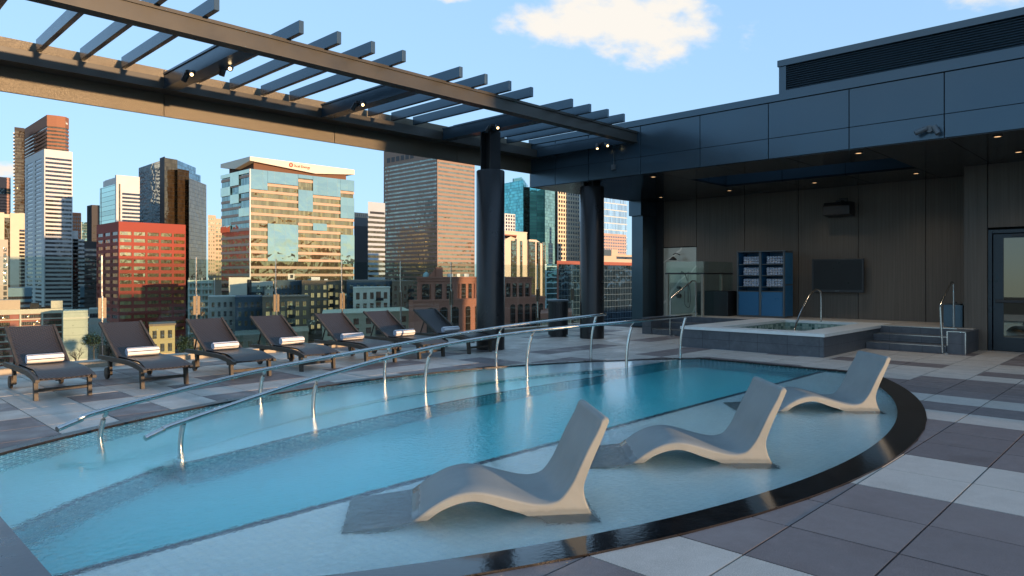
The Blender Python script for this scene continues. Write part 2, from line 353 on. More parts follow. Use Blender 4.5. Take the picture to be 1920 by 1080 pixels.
def link(name, me, parent=None, loc=None, rot=None):
    o = bpy.data.objects.new(name, me); COL.objects.link(o)
    if parent is not None: o.parent = parent
    if loc is not None: o.location = loc
    if rot is not None: o.rotation_euler = rot
    return o
def obj(name, mb, mats, parent=None, world=True, loc=None, bev=0):
    """mesh in world coordinates; under a parent it is shifted so that it stays where it was drawn"""
    if not isinstance(mats, (list, tuple)): mats = [mats]
    o = link(name, mb.mesh(name, mats), parent, loc)
    if parent is not None and world:
        w = Vector((0, 0, 0)); p = parent
        while p is not None: w += Vector(p.location); p = p.parent
        o.location = -w
    if bev: bevel(o, bev)
    return o
def tag(o, label=None, cat=None, group=None, kind=None):
    if label: o['label'] = label
    if cat: o['category'] = cat
    if group: o['group'] = group
    if kind: o['kind'] = kind
    return o
def thing(name, label, cat, loc=(0, 0, 0), group=None):
    o = bpy.data.objects.new(name, None); COL.objects.link(o); o.location = loc; o.empty_display_size = .2
    return tag(o, label, cat, group)
def struct(o): o['kind'] = 'structure'; return o
def copy_tree(o, parent=None):
    c = o.copy(); COL.objects.link(c)
    if parent is not None: c.parent = parent
    for ch in list(o.children): copy_tree(ch, c)
    return c
def B(*a, mi=0): return MB().box(*a, mi=mi)

# =================================================================== POOL GEOMETRY
XE0, XE1 = .93, 11.87                 # straight ends of the pool
CB, RB = (6.0, -.22), 9.0             # back arc
CN, RIN, ROUT = (6.35, 11.18), 9.12, 9.40   # near arc, inner edge of coping and outer edge
def back_y(x): return CB[1] + math.sqrt(RB * RB - (x - CB[0]) ** 2)
def near_y(x, r=RIN): return CN[1] - math.sqrt(r * r - (x - CN[0]) ** 2)
def frange(a, b, n): return [a + (b - a) * i / (n - 1) for i in range(n)]
# ------------------------------------------------------------------ deck paving
TILE, OY = .61, 1.768
R_DARK = {-3, -1, 0, 1, 4, 5, 6, 8, 10, 11, 12, 14, 17, 18, 19, 20}
EXPL = {(-3, 13): 1, (-3, 15): 1, (-5, 13): 1, (-5, 12): 0, (-5, 11): 1, (-5, 10): 1, (-5, 9): 1, (-3, 12): 0, (-3, 11): 1, (-3, 10): 1, (-2, 12): 0, (-2, 13): 0, (-2, 14): 0, (-2, 11): 0, (-2, 10): 0, (-4, 14): 0, (-4, 13): 0, (-4, 12): 0, (-4, 11): 0, (-4, 10): 0, (-4, 9): 0, (-4, 15): 0, (-3, 14): 0, (-1, 14): 0,
        (-1, 13): 1, (0, 13): 1, (1, 13): 1, (-1, 12): 0, (0, 12): 0, (1, 12): 0, (-1, 11): 1, (0, 11): 1, (0, 10): 1, (1, 11): 1, (2, 12): 0, (2, 13): 0, (3, 12): 0, (3, 13): 1, (4, 13): 1, (5, 13): 1, (3, 14): 0, (4, 12): 0, (5, 12): 0, (6, 12): 0, (4, 11): 1, (5, 11): 1, (2, 11): 0, (3, 11): 0}
def dark_tile(n, j):
    if (n, j) in EXPL: return bool(EXPL[(n, j)])
    if j <= 0: return n in R_DARK
    if j == 1 and 3 < n < 14: return n in R_DARK
    if j < 9 and n < 12 and j >= 1: return n in R_DARK
    if n >= 12 and j < 9:
        if n in (15, 19) and j in (2, 3, 4, 6): return True
        if n in (12,) and j in (5, 6, 7): return True
        return False
    rr = random.Random(n // 2 * 131 + j * 977 + 5); return rr.random() < .36
def clip(poly, nx, ny, c):
    """keep nx*x+ny*y >= c"""
    out = []
    for i in range(len(poly)):
        a, b = poly[i], poly[(i + 1) % len(poly)]; da = nx * a[0] + ny * a[1] - c; db = nx * b[0] + ny * b[1] - c
        if da >= 0: out.append(a)
        if da * db < 0: t = da / (da - db); out.append((a[0] + (b[0] - a[0]) * t, a[1] + (b[1] - a[1]) * t))
    return out
CW_B, CW_E0, CW_E1 = .13, .55, .14      # coping widths: back arc, left end, right end
def keep_cell(q):
    """part(s) of a paver outside the pool and its coping"""
    cx = sum(p[0] for p in q) / 4; cy = sum(p[1] for p in q) / 4
    lo, hi = XE0 - CW_E0, XE1 + CW_E1
    if max(p[0] for p in q) <= lo or min(p[0] for p in q) >= hi: return [q]
    res = []
    mid = q
    if min(p[0] for p in q) < lo: res.append(clip(q, -1, 0, -lo)); mid = clip(q, 1, 0, lo)
    if max(p[0] for p in q) > hi: res.append(clip(q, 1, 0, hi)); mid = clip(mid, -1, 0, -hi)
    for side in (0, 1):
        c, r = (CB, RB + CW_B) if side == 0 else (CN, ROUT)
        if (side == 0) != (cy > 5.2): continue
        mx = min(max(sum(p[0] for p in mid) / len(mid), lo), hi)
        py = c[1] + math.sqrt(max(0, r * r - (mx - c[0]) ** 2)) * (1 if side == 0 else -1)
        nv = Vector((mx - c[0], py - c[1])).normalized()
        k = clip(mid, nv.x, nv.y, nv.x * mx + nv.y * py)
        if len(k) >= 3: res.append(k)
    return [r for r in res if len(r) >= 3]
def build_deck():
    mb = MB(); g = .006
    for n in range(-20, 22):
        for j in range(-14, 19):
            x0, x1 = 4.275 + n * TILE + g, 4.275 + (n + 1) * TILE - g; y0, y1 = OY + j * TILE + g, OY + (j + 1) * TILE - g
            if y1 > 13.3: y1 = 13.3
            if y0 >= y1: continue
            if x0 > 16.0 and y0 > 2.6 and y0 < 9.6 and x0 > 17.5: continue
            if x0 > 17.2 and y0 < 3.3: continue
            mi = 1 if dark_tile(n, j) else 0
            q = [(x0, y0), (x1, y0), (x1, y1), (x0, y1)]
            far = (x1 < XE0 - 1.2 or x0 > XE1 + 1 or y0 > 9.4 or y1 < 1.2)
            for p in ([q] if far else keep_cell(q)):
                a = 0
                for i in range(len(p)): a += p[i][0] * p[(i + 1) % len(p)][1] - p[(i + 1) % len(p)][0] * p[i][1]
                if abs(a) < .004: continue
                dz = random.uniform(-.0012, .0012)
                m = len(p); mb.add([(v[0], v[1], dz) for v in p] + [(v[0], v[1], -.03) for v in p], [tuple(range(m))] + [(i, (i + 1) % m, m + (i + 1) % m, m + i) for i in range(m)], mi)
    o = obj('deck', mb, [M['pav_light'], M['pav_dark']]); struct(o)
    # bed under the pavers, with the pool opening
    lo, hi = XE0 - .02, XE1 + .02
    b = MB(); xs = frange(lo, hi, 33)
    def strip(f, y):
        for i in range(len(xs) - 1):
            q = [(xs[i], f(xs[i])), (xs[i + 1], f(xs[i + 1])), (xs[i + 1], y), (xs[i], y)]; b.add([(p[0], p[1], -.012) for p in q], [(0, 1, 2, 3)])
    strip(lambda x: back_y(x) + .01, 13.5); strip(lambda x: near_y(x) - .01, -7.)
    b.add([(-8, -7, -.012), (lo, -7, -.012), (lo, 13.5, -.012), (-8, 13.5, -.012)], [(0, 1, 2, 3)]); b.add([(hi, -7, -.012), (19.5, -7, -.012), (19.5, 13.5, -.012), (hi, 13.5, -.012)], [(0, 1, 2, 3)])
    struct(obj('deck_bed', b, M['grout']))
build_deck()

def build_pool():
    T = thing('swimming_pool', 'large curved rooftop pool with mosaic steps and a shallow lounger shelf', 'swimming pool', (6.3, 5.3, 0))
    D, S, BN = -1.15, -.19, -.5; YD = 4.40
    # edge of the ramp (under the outer handrail) and of the bench
    def ramp_edge(x):
        if x < 2.35: return None
        if x <= 9.94: return -.9 + math.sqrt(8.57 ** 2 - (x - 6.4) ** 2)
        return 6.93 + (6.86 - 6.93) * (x - 9.94) / 1.93
    def ramp_z(x): return max(-.66, min(-.03, -.03 - (10.4 - x) * .079))
    def bench(x): return ramp_edge(x) - .12 - .60 * math.sin(math.pi * max(0, min(1, (x - 2.35) / 7.1))) ** .5
    xs = frange(XE0, XE1, 61)
    def ribbon(f0, f1, z, a, b, mb, n=50):
        X = frange(a, b, n)
        for i in range(n - 1):
            p = [(X[i], f0(X[i])), (X[i + 1], f0(X[i + 1])), (X[i + 1], f1(X[i + 1])), (X[i], f1(X[i]))]
            zz = [z(q[0]) if callable(z) else z for q in p]; mb.add([(q[0], q[1], k) for q, k in zip(p, zz)], [(0, 1, 2, 3)])
    def wall(pts, z0, z1, mb):
        for a, b in zip(pts[:-1], pts[1:]):
            za0, zb0 = (z0(a[0]), z0(b[0])) if callable(z0) else (z0, z0); za1, zb1 = (z1(a[0]), z1(b[0])) if callable(z1) else (z1, z1)
            mb.add([(a[0], a[1], za0), (b[0], b[1], zb0), (b[0], b[1], zb1), (a[0], a[1], za1)], [(0, 1, 2, 3)])
    # deep floor
    mb = MB(); ribbon(lambda x: YD, lambda x: back_y(x), D, XE0, XE1, mb); obj('pool_floor', mb, M['pooltile'], T)
    mb = MB(); ribbon(lambda x: near_y(x), lambda x: YD - .075, S, XE0, XE1, mb)
    obj('sun_shelf', mb, M['shelftile'], T)
    mb = MB(); mb.box(XE0, XE1, YD - .075, YD, S - .02, S + .002); obj('edge_line', mb, M['navytile'], T)
    mb = MB(); wall([(XE0, YD + .001), (XE1, YD + .001)], D, S, mb); obj('shelf_wall', mb, M['pooltile'], T)
    # landing and ramp
    mb = MB(); LZ = -.66
    edge_land = [(XE0, 5.70), (1.56, 6.17), (2.35, 6.63)]
    n = 8
    def land(x):
        for a, b in zip(edge_land[:-1], edge_land[1:]):
            if x <= b[0] + 1e-6: return a[1] + (b[1] - a[1]) * (x - a[0]) / (b[0] - a[0])
        return edge_land[-1][1]
    ribbon(land, back_y, LZ, XE0, 2.35, mb, 12); ribbon(ramp_edge, back_y, ramp_z, 2.35, XE1, mb, 70); obj('ramp', mb, M['pooltile'], T)
    mb = MB(); ribbon(lambda x: land(x) - .0, lambda x: land(x) + .07, LZ + .004, XE0, 2.35, mb, 12); obj('landing_nosing', mb, M['navytile'], T)
    mb = MB(); wall([(x, land(x)) for x in frange(XE0, 2.35, 10)], D, LZ, mb); obj('landing_wall', mb, M['mosaic'], T)
    X = frange(2.35, XE1, 60)
    mb = MB(); wall([(x, ramp_edge(x)) for x in X], D, ramp_z, mb); obj('ramp_wall', mb, M['mosaic'], T)
    mb = MB()
    for i in range(len(X) - 1):   # kerb along the ramp
        a, b = X[i], X[i + 1]; p = [(a, ramp_edge(a) - .012), (b, ramp_edge(b) - .012), (b, ramp_edge(b) + .09), (a, ramp_edge(a) + .09)]
        za, zb = min(ramp_z(a) + .03, -.02), min(ramp_z(b) + .03, -.02); mb.add([(p[0][0], p[0][1], za), (p[1][0], p[1][1], zb), (p[2][0], p[2][1], zb), (p[3][0], p[3][1], za)] + [(p[0][0], p[0][1], za - .06), (p[1][0], p[1][1], zb - .06)], [(0, 1, 2, 3), (4, 5, 1, 0)])
    obj('ramp_kerb', mb, M['white'], T)
    mb = MB(); ribbon(bench, ramp_edge, BN, 2.45, 9.4, mb, 50); obj('bench_seat', mb, M['pooltile'], T)
    XB = frange(2.45, 9.4, 50)
    mb = MB(); wall([(x, bench(x)) for x in XB] + [(9.4, ramp_edge(9.4))], D, BN, mb); wall([(2.45, ramp_edge(2.45)), (2.45, bench(2.45))], D, BN, mb); obj('bench_wall', mb, M['mosaic'], T)
    mb = MB(); ribbon(bench, lambda x: bench(x) + .05, BN + .004, 2.45, 9.4, mb, 50); obj('bench_nosing', mb, M['navytile'], T)
    # outer walls
    mb = MB(); wall([(x, back_y(x)) for x in xs], D, -.005, mb); wall([(x, near_y(x)) for x in xs], S - .05, -.03, mb)
    wall([(XE1, near_y(XE1)), (XE1, back_y(XE1))], D, -.005, mb); wall([(XE0, near_y(XE0)), (XE0, back_y(XE0))], D, -.005, mb); obj('pool_wall', mb, M['mosaic'], T)
    # copings
    def band(f0, f1, a, b, z0, z1, mat, name, n=50, zin=None):
        X = frange(a, b, n); m = MB(); zin = z1 if zin is None else zin
        for i in range(n - 1):
            P = [(X[i], f0(X[i])), (X[i + 1], f0(X[i + 1])), (X[i + 1], f1(X[i + 1])), (X[i], f1(X[i]))]
            m.add([(P[0][0], P[0][1], z1), (P[1][0], P[1][1], z1), (P[2][0], P[2][1], zin), (P[3][0], P[3][1], zin)] + [(p[0], p[1], z0) for p in P], [(0, 1, 2, 3), (0, 1, 5, 4), (3, 2, 6, 7)])
        return obj(name, m, mat, T)
    band(lambda x: near_y(x, ROUT), lambda x: near_y(x), XE0 - .03, XE1, -.05, .012, M['coping_near'], 'coping', 60, -.008)
    band(lambda x: back_y(x) - .008, lambda x: back_y(x) + CW_B, XE0, XE1, -.05, .003, M['coping_back'], 'coping', 60)
    m = MB(); m.box(XE0 - CW_E0, XE0, near_y(XE0, ROUT) - .1, back_y(XE0) + .3, -.06, .004); obj('coping', m, M['coping_end'], T)
    m = MB(); m.box(XE1, XE1 + CW_E1, near_y(XE1, ROUT) - .02, back_y(XE1) + .1, -.06, .004); obj('coping', m, M['coping_back'], T)
    # water: closed body a little wider than the basin
    e = .04; X = frange(XE0 - e, XE1 + e, 50); poly = [(x, near_y(min(max(x, XE0), XE1)) - e) for x in X] + [(x, back_y(min(max(x, XE0), XE1)) + e * .5) for x in reversed(X)]
    struct(obj('water', MB().prism(poly, -1.3, -.012), M['water']))
build_pool()

# =================================================================== HANDRAILS
def bezline(P, n=6):
    """Catmull-Rom through the points"""
    P = [Vector(p) for p in P]; Q = [P[0] * 2 - P[1]] + P + [P[-1] * 2 - P[-2]]; out = []
    for i in range(1, len(Q) - 2):
        for k in range(n):
            t = k / n; a, b, c, d = Q[i - 1:i + 3]
            out.append(.5 * ((2 * b) + (-a + c) * t + (2 * a - 5 * b + 4 * c - d) * t * t + (-a + 3 * b - 3 * c + d) * t ** 3))
    out.append(P[-1]); return out
LEAN = Vector((SA, -CA, 0))       # the posts bow towards the sun shelf
def ramp_floor(x): return max(-.66, min(-.03, -.03 - (10.4 - x) * .079))
def handrail(label, tops, posts, ends):
    T = thing('handrail', label, 'handrail', (posts[0][0], posts[0][1], 0), 'curved steel handrails of the pool ramp')
    obj('rail', MB().tube(bezline(ends[0] + tops + ends[1], 8), .0255, 14), M['steel'], T)
    for (x, y), t in zip(posts, tops):
        t = Vector(t); b = Vector((x, y, ramp_floor(x)))
        pts = [b.lerp(Vector((x, y, 0)), .0)]
        w = Vector((x, y, 0.0))
        for k in range(9):
            s = k / 8; q = w.lerp(t, s); off = -.035 * math.sin(s * math.pi) * min(1., max(0., t.z - .15) / .45)
            q = q + LEAN * off; pts.append(q)
        pts[-1] = Vector((t.x, t.y, t.z - .012)); obj('post', MB().tube(pts, .0235, 12), M['steel'], T)
def top_of(u, v, d): p = at_depth(u, d); return (p.x, p.y, z_at(v, d))
r2 = [top_of(345, 790, 6.42), top_of(597, 707, 8.17), top_of(811, 651, 9.75), top_of(1000, 620.5, 11.09), top_of(1187, 602.5, 11.99), top_of(1286, 593, 13.12)]
handrail('outer curved steel handrail running from the pool corner by the spa down into the water', r2, [(2.49, 6.66), (4.25, 7.36), (6.16, 7.66), (8.13, 7.55), (9.94, 6.91), (11.63, 6.87)],
         ([top_of(272, 822, 6.08), top_of(305, 806, 6.22)], [top_of(1296, 592, 13.5)]))
r1 = [top_of(200, 768, 6.72), top_of(497, 693, 8.97), top_of(731, 648.5, 10.46), top_of(941, 613, 11.9), top_of(1118, 591, 12.87)]
handrail('inner curved steel handrail beside the lounger row, ending in front of the round column', r1, [(2.07, 7.53), (4.19, 8.57), (6.19, 8.66), (8.38, 8.5), (10.26, 7.92)],
         ([top_of(107, 805, 6.3), top_of(150, 787, 6.5)], [top_of(1134, 590, 13.2)]))

# =================================================================== WICKER LOUNGERS
def make_lounger(label):
    T = thing('sun_lounger', label, 'sun lounger', (0, 0, 0), 'wicker loungers in a row along the glass fence')
    w = .31
    # side rails (local: y=0 foot, y=1.85 head)
    prof = [(-.02, .235), (-.02, .275), (.10, .305), (.30, .335), (.60, .352), (1.0, .35), (1.86, .335), (1.86, .275), (1.0, .285), (.55, .285), (.28, .265), (.10, .24)]
    for s in (-1, 1):
        a, b = (s * w - .022, s * w + .022)
        obj('side_rail', MB().extrude_prof(prof, lambda p, t: (t, p[0], p[1]), a, b), M['wood'], T, bev=.006)
    m = MB()
    # woven seat, curved over the foot
    Y = frange(.02, 1.12, 15); n = 6
    def zz(y, x): k = min(1, (y - .02) / .35); base = .272 + .085 * math.sin(k * math.pi / 2); return base + .012 * (1 - (x / .29) ** 2) * -1 + .012
    vs = []; fs = []
    for y in Y:
        for i in range(n): x = -.285 + .57 * i / (n - 1); vs.append((x, y, zz(y, x)))
    N = len(vs)
    for (x, y, z) in list(vs): vs.append((x, y, z - .022))
    for r in range(len(Y) - 1):
        for i in range(n - 1): a = r * n + i; fs.append((a, a + 1, a + n + 1, a + n)); fs.append((N + a, N + a + n, N + a + n + 1, N + a + 1))
    for i in range(n - 1): fs.append((i, N + i, N + i + 1, i + 1)); a = (len(Y) - 1) * n + i; fs.append((a, a + 1, N + a + 1, N + a))
    m.add(vs, fs, 0, False); obj('seat', m, M['wicker'], T)
    # backrest
    a = math.radians(31); L = .93; P0 = Vector((0, 1.10, .335)); d = Vector((0, math.cos(a), math.sin(a))); nrm = Vector((0, -math.sin(a), math.cos(a)))
    bk = MB()
    vs = []; fs = []; rows = 10
    for r in range(rows):
        for i in range(n):
            x = -.275 + .55 * i / (n - 1); p = P0 + d * (L * r / (rows - 1)) + nrm * (.03 * math.sin(math.pi * r / (rows - 1)) * -1 + .012); vs.append((x, p.y, p.z))
    N = len(vs)
    for v in list(vs): vs.append((v[0], v[1] + .012, v[2] - .02))
    for r in range(rows - 1):
        for i in range(n - 1): q = r * n + i; fs.append((q, q + 1, q + n + 1, q + n)); fs.append((N + q, N + q + n, N + q + n + 1, N + q + 1))
    for i in range(n - 1): q = (rows - 1) * n + i; fs.append((q, q + 1, N + q + 1, N + q))
    bk.add(vs, fs); br = obj('backrest', bk, M['wicker'], T)
    for s in (-1, 1):
        for t0, t1 in ((0, L),):
            fr = MB(); q = [P0 + d * t0 - nrm * .02, P0 + d * (t1 + .01) - nrm * .02, P0 + d * (t1 + .01) + nrm * .02, P0 + d * t0 + nrm * .02]
            fr.extrude_prof([(v.y, v.z) for v in q], lambda p, t: (t, p[0], p[1]), s * .292 - .016, s * .292 + .016); obj('backrest_rail', fr, M['wood'], T)
    for s in (-1, 1):
        x = s * .215; p = P0 + d * .6 - nrm * .03
        obj('back_strut', MB().tube([(x, p.y, p.z), (x, 1.78, .30)], .014, 6), M['wood'], T)
    for s in (-1, 1):
        lp = [(.10, 0), (.165, 0), (.20, .27), (.12, .27)]
        obj('leg', MB().extrude_prof(lp, lambda p, t: (t, p[0], p[1]), s * .295 - .022, s * .295 + .022), M['wood'], T, bev=.004)
        hp = [(1.50, .06), (1.56, .04), (1.62, .29), (1.52, .29)]
        obj('leg', MB().extrude_prof(hp, lambda p, t: (t, p[0], p[1]), s * .255 - .02, s * .255 + .02), M['wood'], T)
        wl = MB(); ring = [(.085, -.02), (.085, .02), (.05, .024), (0, .024)]
        vs = []; fs = []; seg = 20
        pr = [(0, -.022), (.06, -.022), (.085, -.018), (.085, .018), (.06, .022), (0, .022)]
        for (r, o) in pr:
            for k in range(seg): t = 2 * math.pi * k / seg; vs.append((s * .30 + o * 1.0, 1.54 + r * math.cos(t), .086 + r * math.sin(t)))
        for i in range(len(pr) - 1):
            for k in range(seg): fs.append((i * seg + k, i * seg + (k + 1) % seg, (i + 1) * seg + (k + 1) % seg, (i + 1) * seg + k))
        wl.add(vs, fs, 0, True); obj('wheel', wl, M['wood'], T)
    obj('stretcher', MB().box(-.28, .28, .15, .18, .10, .14), M['wood'], T, bev=.004)
    obj('crossbar', MB().box(-.29, .29, 1.50, 1.54, .245, .28).box(-.29, .29, .05, .08, .25, .27), M['wood'], T)
    return T
def make_towel(r=.068, L=.43):
    m = MB(); seg = 20; xs = [-L / 2, -L / 2 + .012, 0, L / 2 - .012, L / 2]; rs = [r * .9, r, r * 1.02, r, r * .9]; vs = []; fs = []
    for x, q in zip(xs, rs):
        for k in range(seg): t = 2 * math.pi * k / seg; e = q * (1 + .03 * math.sin(3 * t + x * 9)); vs.append((x, e * math.cos(t), e * .93 * math.sin(t)))
    for i in range(len(xs) - 1):
        for k in range(seg): fs.append((i * seg + k, i * seg + (k + 1) % seg, (i + 1) * seg + (k + 1) % seg, (i + 1) * seg + k))
    m.add(vs, fs, 0, True); m.add(vs[:seg], [tuple(range(seg))], 1); m.add(vs[-seg:], [tuple(range(seg))], 1); return m
ordl = ['at the left edge of the photo', 'second from the left end of the row', 'third from the left end of the row', 'fourth, in the middle of the row', 'third from the far end of the row', 'next to last before the round column', 'farthest away, partly in front of the round column']
where = ['leftmost', 'second', 'third', 'middle', 'fifth', 'sixth', 'farthest']
proto = make_lounger('x'); towel_me = make_towel().mesh('towel', [M['towel'], M['towel_end']])
LX = [2.40, 3.64, 4.86, 6.03, 7.24, 8.43, 9.64]
for i, x in enumerate(LX):
    o = proto if i == 0 else copy_tree(proto)
    o.location = (x, 10.13 + (.03 if i % 2 else -.02), 0); o.rotation_euler.z = math.radians([0, 1.2, -.8, .5, -1, 1, 0][i]); o['label'] = 'brown woven sun lounger with raised back, ' + ordl[i]
    t = link('rolled_towel', towel_me); t.location = (x + random.uniform(-.02, .02), 11.13, .434); t.rotation_euler = (random.uniform(-.5, .9), 0, math.radians(random.uniform(-3, 3)))
    t.scale = (random.uniform(.94, 1.05), random.uniform(.92, 1.06), random.uniform(.88, 1.0)); t.location.z -= .002
    tag(t, 'white rolled towel with dark stripes on the %s woven lounger from the left' % where[i] if i < 6 else 'white rolled towel with dark stripes on the farthest woven lounger', 'towel', 'rolled towels on the loungers')

# =================================================================== IN-WATER LOUNGERS
def pool_lounger_mesh():
    # side profile, s along the lounger, z above the shelf (shelf is .19 below the water)
    top = bezline([(-.46, 0, .03), (-.28, 0, .075), (-.10, 0, .135), (.0, 0, .19), (.11, 0, .267), (.22, 0, .322), (.33, 0, .347), (.42, 0, .345), (.53, 0, .320), (.67, 0, .280), (.78, 0, .256), (.87, 0, .256), (.94, 0, .285), (1.01, 0, .375), (1.06, 0, .475), (1.12, 0, .60), (1.18, 0, .71), (1.215, 0, .79)], 5)
    body_u = [(p[0], p[2]) for p in top] + [(1.235, .803), (1.262, .795)] + [(p[0], p[2]) for p in bezline([(1.265, 0, .78), (1.215, 0, .66), (1.165, 0, .55), (1.12, 0, .44), (1.095, 0, .35), (1.11, 0, .26), (1.15, 0, .17), (1.22, 0, .0)], 4)] + [(p[0], p[2]) for p in bezline([(.86, 0, .0), (.80, 0, .12), (.70, 0, .19), (.57, 0, .232), (.46, 0, .272), (.37, 0, .29), (.27, 0, .277), (.16, 0, .235), (.08, 0, .18), (-.05, 0, .10), (-.2, 0, .0), (-.46, 0, .0)], 4)]
    m = MB(); n = len(body_u); W = .352
    vs = []; cols = [(-W, 0), (-W + .02, 1), (-W * .5, 1), (0, 1), (W * .5, 1), (W - .02, 1), (W, 0)]
    ctr = Vector((.35, .2))
    for x, k in cols:
        for p in body_u:
            inset = 0 if k else .010
            q = Vector(p); nn = Vector((0, 0))
            vs.append((q.x, x, q.y - (inset if q.y > .05 else 0)))
    fs = []
    for c in range(len(cols) - 1):
        for i in range(n): a = c * n + i; b = c * n + (i + 1) % n; fs.append((a, b, b + n, a + n))
    m.add(vs, fs, 0, True)
    # sides as ngons
    for c in (0, len(cols) - 1): m.add([vs[c * n + i] for i in range(n)], [tuple(range(n))], 0, False)
    me = m.mesh('in_water_lounger', [M['resin']])
    bm = bmesh.new(); bm.from_mesh(me); bmesh.ops.triangulate(bm, faces=[f for f in bm.faces if len(f.verts) > 4]); bm.to_mesh(me); bm.free(); me.set_sharp_from_angle(angle=math.radians(38))
    return me
plm = pool_lounger_mesh()
for k, (nx, ny, ang, lab) in enumerate([(2.748, 3.52, -38.5, 'grey moulded in-water lounger nearest the camera, its back toward the paving'), (4.877, 3.314, -46.5, 'grey moulded in-water lounger between the other two on the shelf'), (7.941, 3.383, -46.4, 'grey moulded in-water lounger farthest away near the curved black coping')]):
    a = math.radians(ang); d = Vector((math.cos(a), math.sin(a))); w = Vector((-d.y, d.x))
    c = Vector((nx, ny)) + w * .352
    o = link('in_water_lounger', plm, None, (c.x, c.y, -.188), (0, 0, a)); tag(o, lab, 'lounger', 'moulded loungers standing in the shallow water'); bevel(o, .008, 2)
    for p in o.data.polygons: pass

# =================================================================== PERGOLA
def build_pergola():
    T = thing('pergola', 'dark steel pergola with open rafters over the lounger deck', 'pergola', (9, 10.7, 0))
    m = MB(); x0, x1 = -3.5, 13.48
    # front beam: I-section
    m.box(x0, x1, 9.06, 9.26, 4.815, 4.86); m.box(x0, x1, 9.06, 9.26, 4.60, 4.64); m.box(x0, x1, 9.085, 9.10, 4.64, 4.815); obj('front_beam', m, M['beam'], T)
    m = MB().box(x0, x1, 12.02, 12.08, 4.60, 4.79).box(x0, x1, 12.08, 12.36, 4.60, 4.625).box(x0, x1, 12.08, 12.36, 4.765, 4.785); obj('channel_beam', m, M['beam'], T)
    xs = [x0, -1.3, .27 + .55, 3.95 + .43, 7.95, 11.2, 13.49]
    xs = [x0, .55, 4.36, 7.62, 10.9, 13.49]
    for a, b in zip(xs[:-1], xs[1:]): obj('back_plate', MB().box(a + .006, b - .006, 12.37, 12.42, 4.23, 5.02), M['plate'], T)
    obj('plate_backing', MB().box(x0, 13.47, 12.424, 12.44, 4.26, 4.99), M['blackgap'], T)
    for x in (.95, 4.22, 7.10, 10.15, 13.3):
        obj('cross_beam', MB().box(x, x + .22, 9.262, 12.018, 4.60, 4.63).box(x, x + .22, 9.262, 12.018, 4.83, 4.86).box(x + .02, x + .04, 9.262, 12.018, 4.63, 4.83).box(x + .18, x + .20, 9.262, 12.018, 4.63, 4.83), M['panel'], T)
    rx = [.62, 1.2, 1.78, 2.55, 3.12, 3.70, 4.86, 5.45, 6.03, 6.60, 7.78, 8.36, 8.95, 9.53, 10.70, 11.28, 11.88, 12.46]
    proto = None
    for i, x in enumerate(rx):
        if proto is None:
            proto = obj('rafter', MB().box(-.035, .035, 8.72, 12.24, 4.862, 5.04), M['panel'], T, loc=None); base = proto.location.copy(); proto.location = base + Vector((x, 0, 0)); bevel(proto, .006)
        else:
            c = proto.copy(); COL.objects.link(c); c.location = base + Vector((x, 0, 0))
    return T
build_pergola()
def column(x, y, ztop, label):
    T = thing('column', label, 'column', (x, y, 0), 'round clad columns of the terrace')
    obj('column_casing', MB().lathe([(0, .0), (.30, .0), (.30, 3.76), (.285, 3.78), (0, 3.78)], (x, y), 48), M['column'], T)
    m = MB(); w = .15; m.box(x - w, x + w, y - w, y - w + .02, 3.78, ztop).box(x - w, x + w, y + w - .02, y + w, 3.78, ztop).box(x - .01, x + .01, y - w + .02, y + w - .02, 3.78, ztop)
    obj('steel_post', m, M['black'], T)
    return T
column(10.33, 10.65, 4.60, 'thick round dark column under the pergola beam, behind the loungers')
column(13.93, 10.72, 3.87, 'thick round dark column under the end of the metal canopy')
def spotlight(x, y, z, lit, label, dirs):
    T = thing('spotlight', label, 'spotlight', (x, y, z), 'twin spotlights on the pergola beams')
    obj('bracket', MB().lathe([(0, z - .02), (.05, z - .02), (.05, z + .02), (0, z + .02)], (x, y), 16).box(x - .012, x + .012, y - .14, y + .14, z - .03, z - .006), M['black'], T)
    for i, dv in enumerate(dirs):
        dv = Vector(dv).normalized(); c = Vector((x, y + (-.13 if i == 0 else .13), z - .05))
        h = obj('lamp_head', MB().tube([c - dv * .07, c + dv * .07], .042, 16), M['black'], T)
        if lit[i]:
            l = MB().tube([c + dv * .071, c + dv * .076], .024, 16); lo = obj('lens', l, emit('warm_lens', (1., .66, .32), 2.2), h)
warm = (-.4, -.8, -.55)
spotlight(4.20, 10.9, 4.64, (1, 0), 'lit black spotlight pair on the cross beam nearest the camera', [(-.5, -.9, -.5), (-.2, .6, -.8)])
spotlight(4.47, 10.2, 4.64, (1, 0), 'lit black spotlight on the far side of the nearest cross beam', [(-.5, -.9, -.5), (-.1, .4, -.9)])
spotlight(7.08, 10.7, 4.66, (1, 0), 'lit black spotlight pair on the middle cross beam', [(-.5, -.9, -.5), (-.2, .6, -.8)])
spotlight(10.10, 10.35, 4.66, (1, 0), 'lit black spotlight above the round column behind the loungers', [(-.5, -.9, -.5), (-.2, .6, -.8)])
spotlight(13.24, 9.9, 4.66, (1, 1), 'small spotlight pair near the canopy panels at the pergola end', [(-.4, -.9, -.5), (-.4, -.3, -.8)])

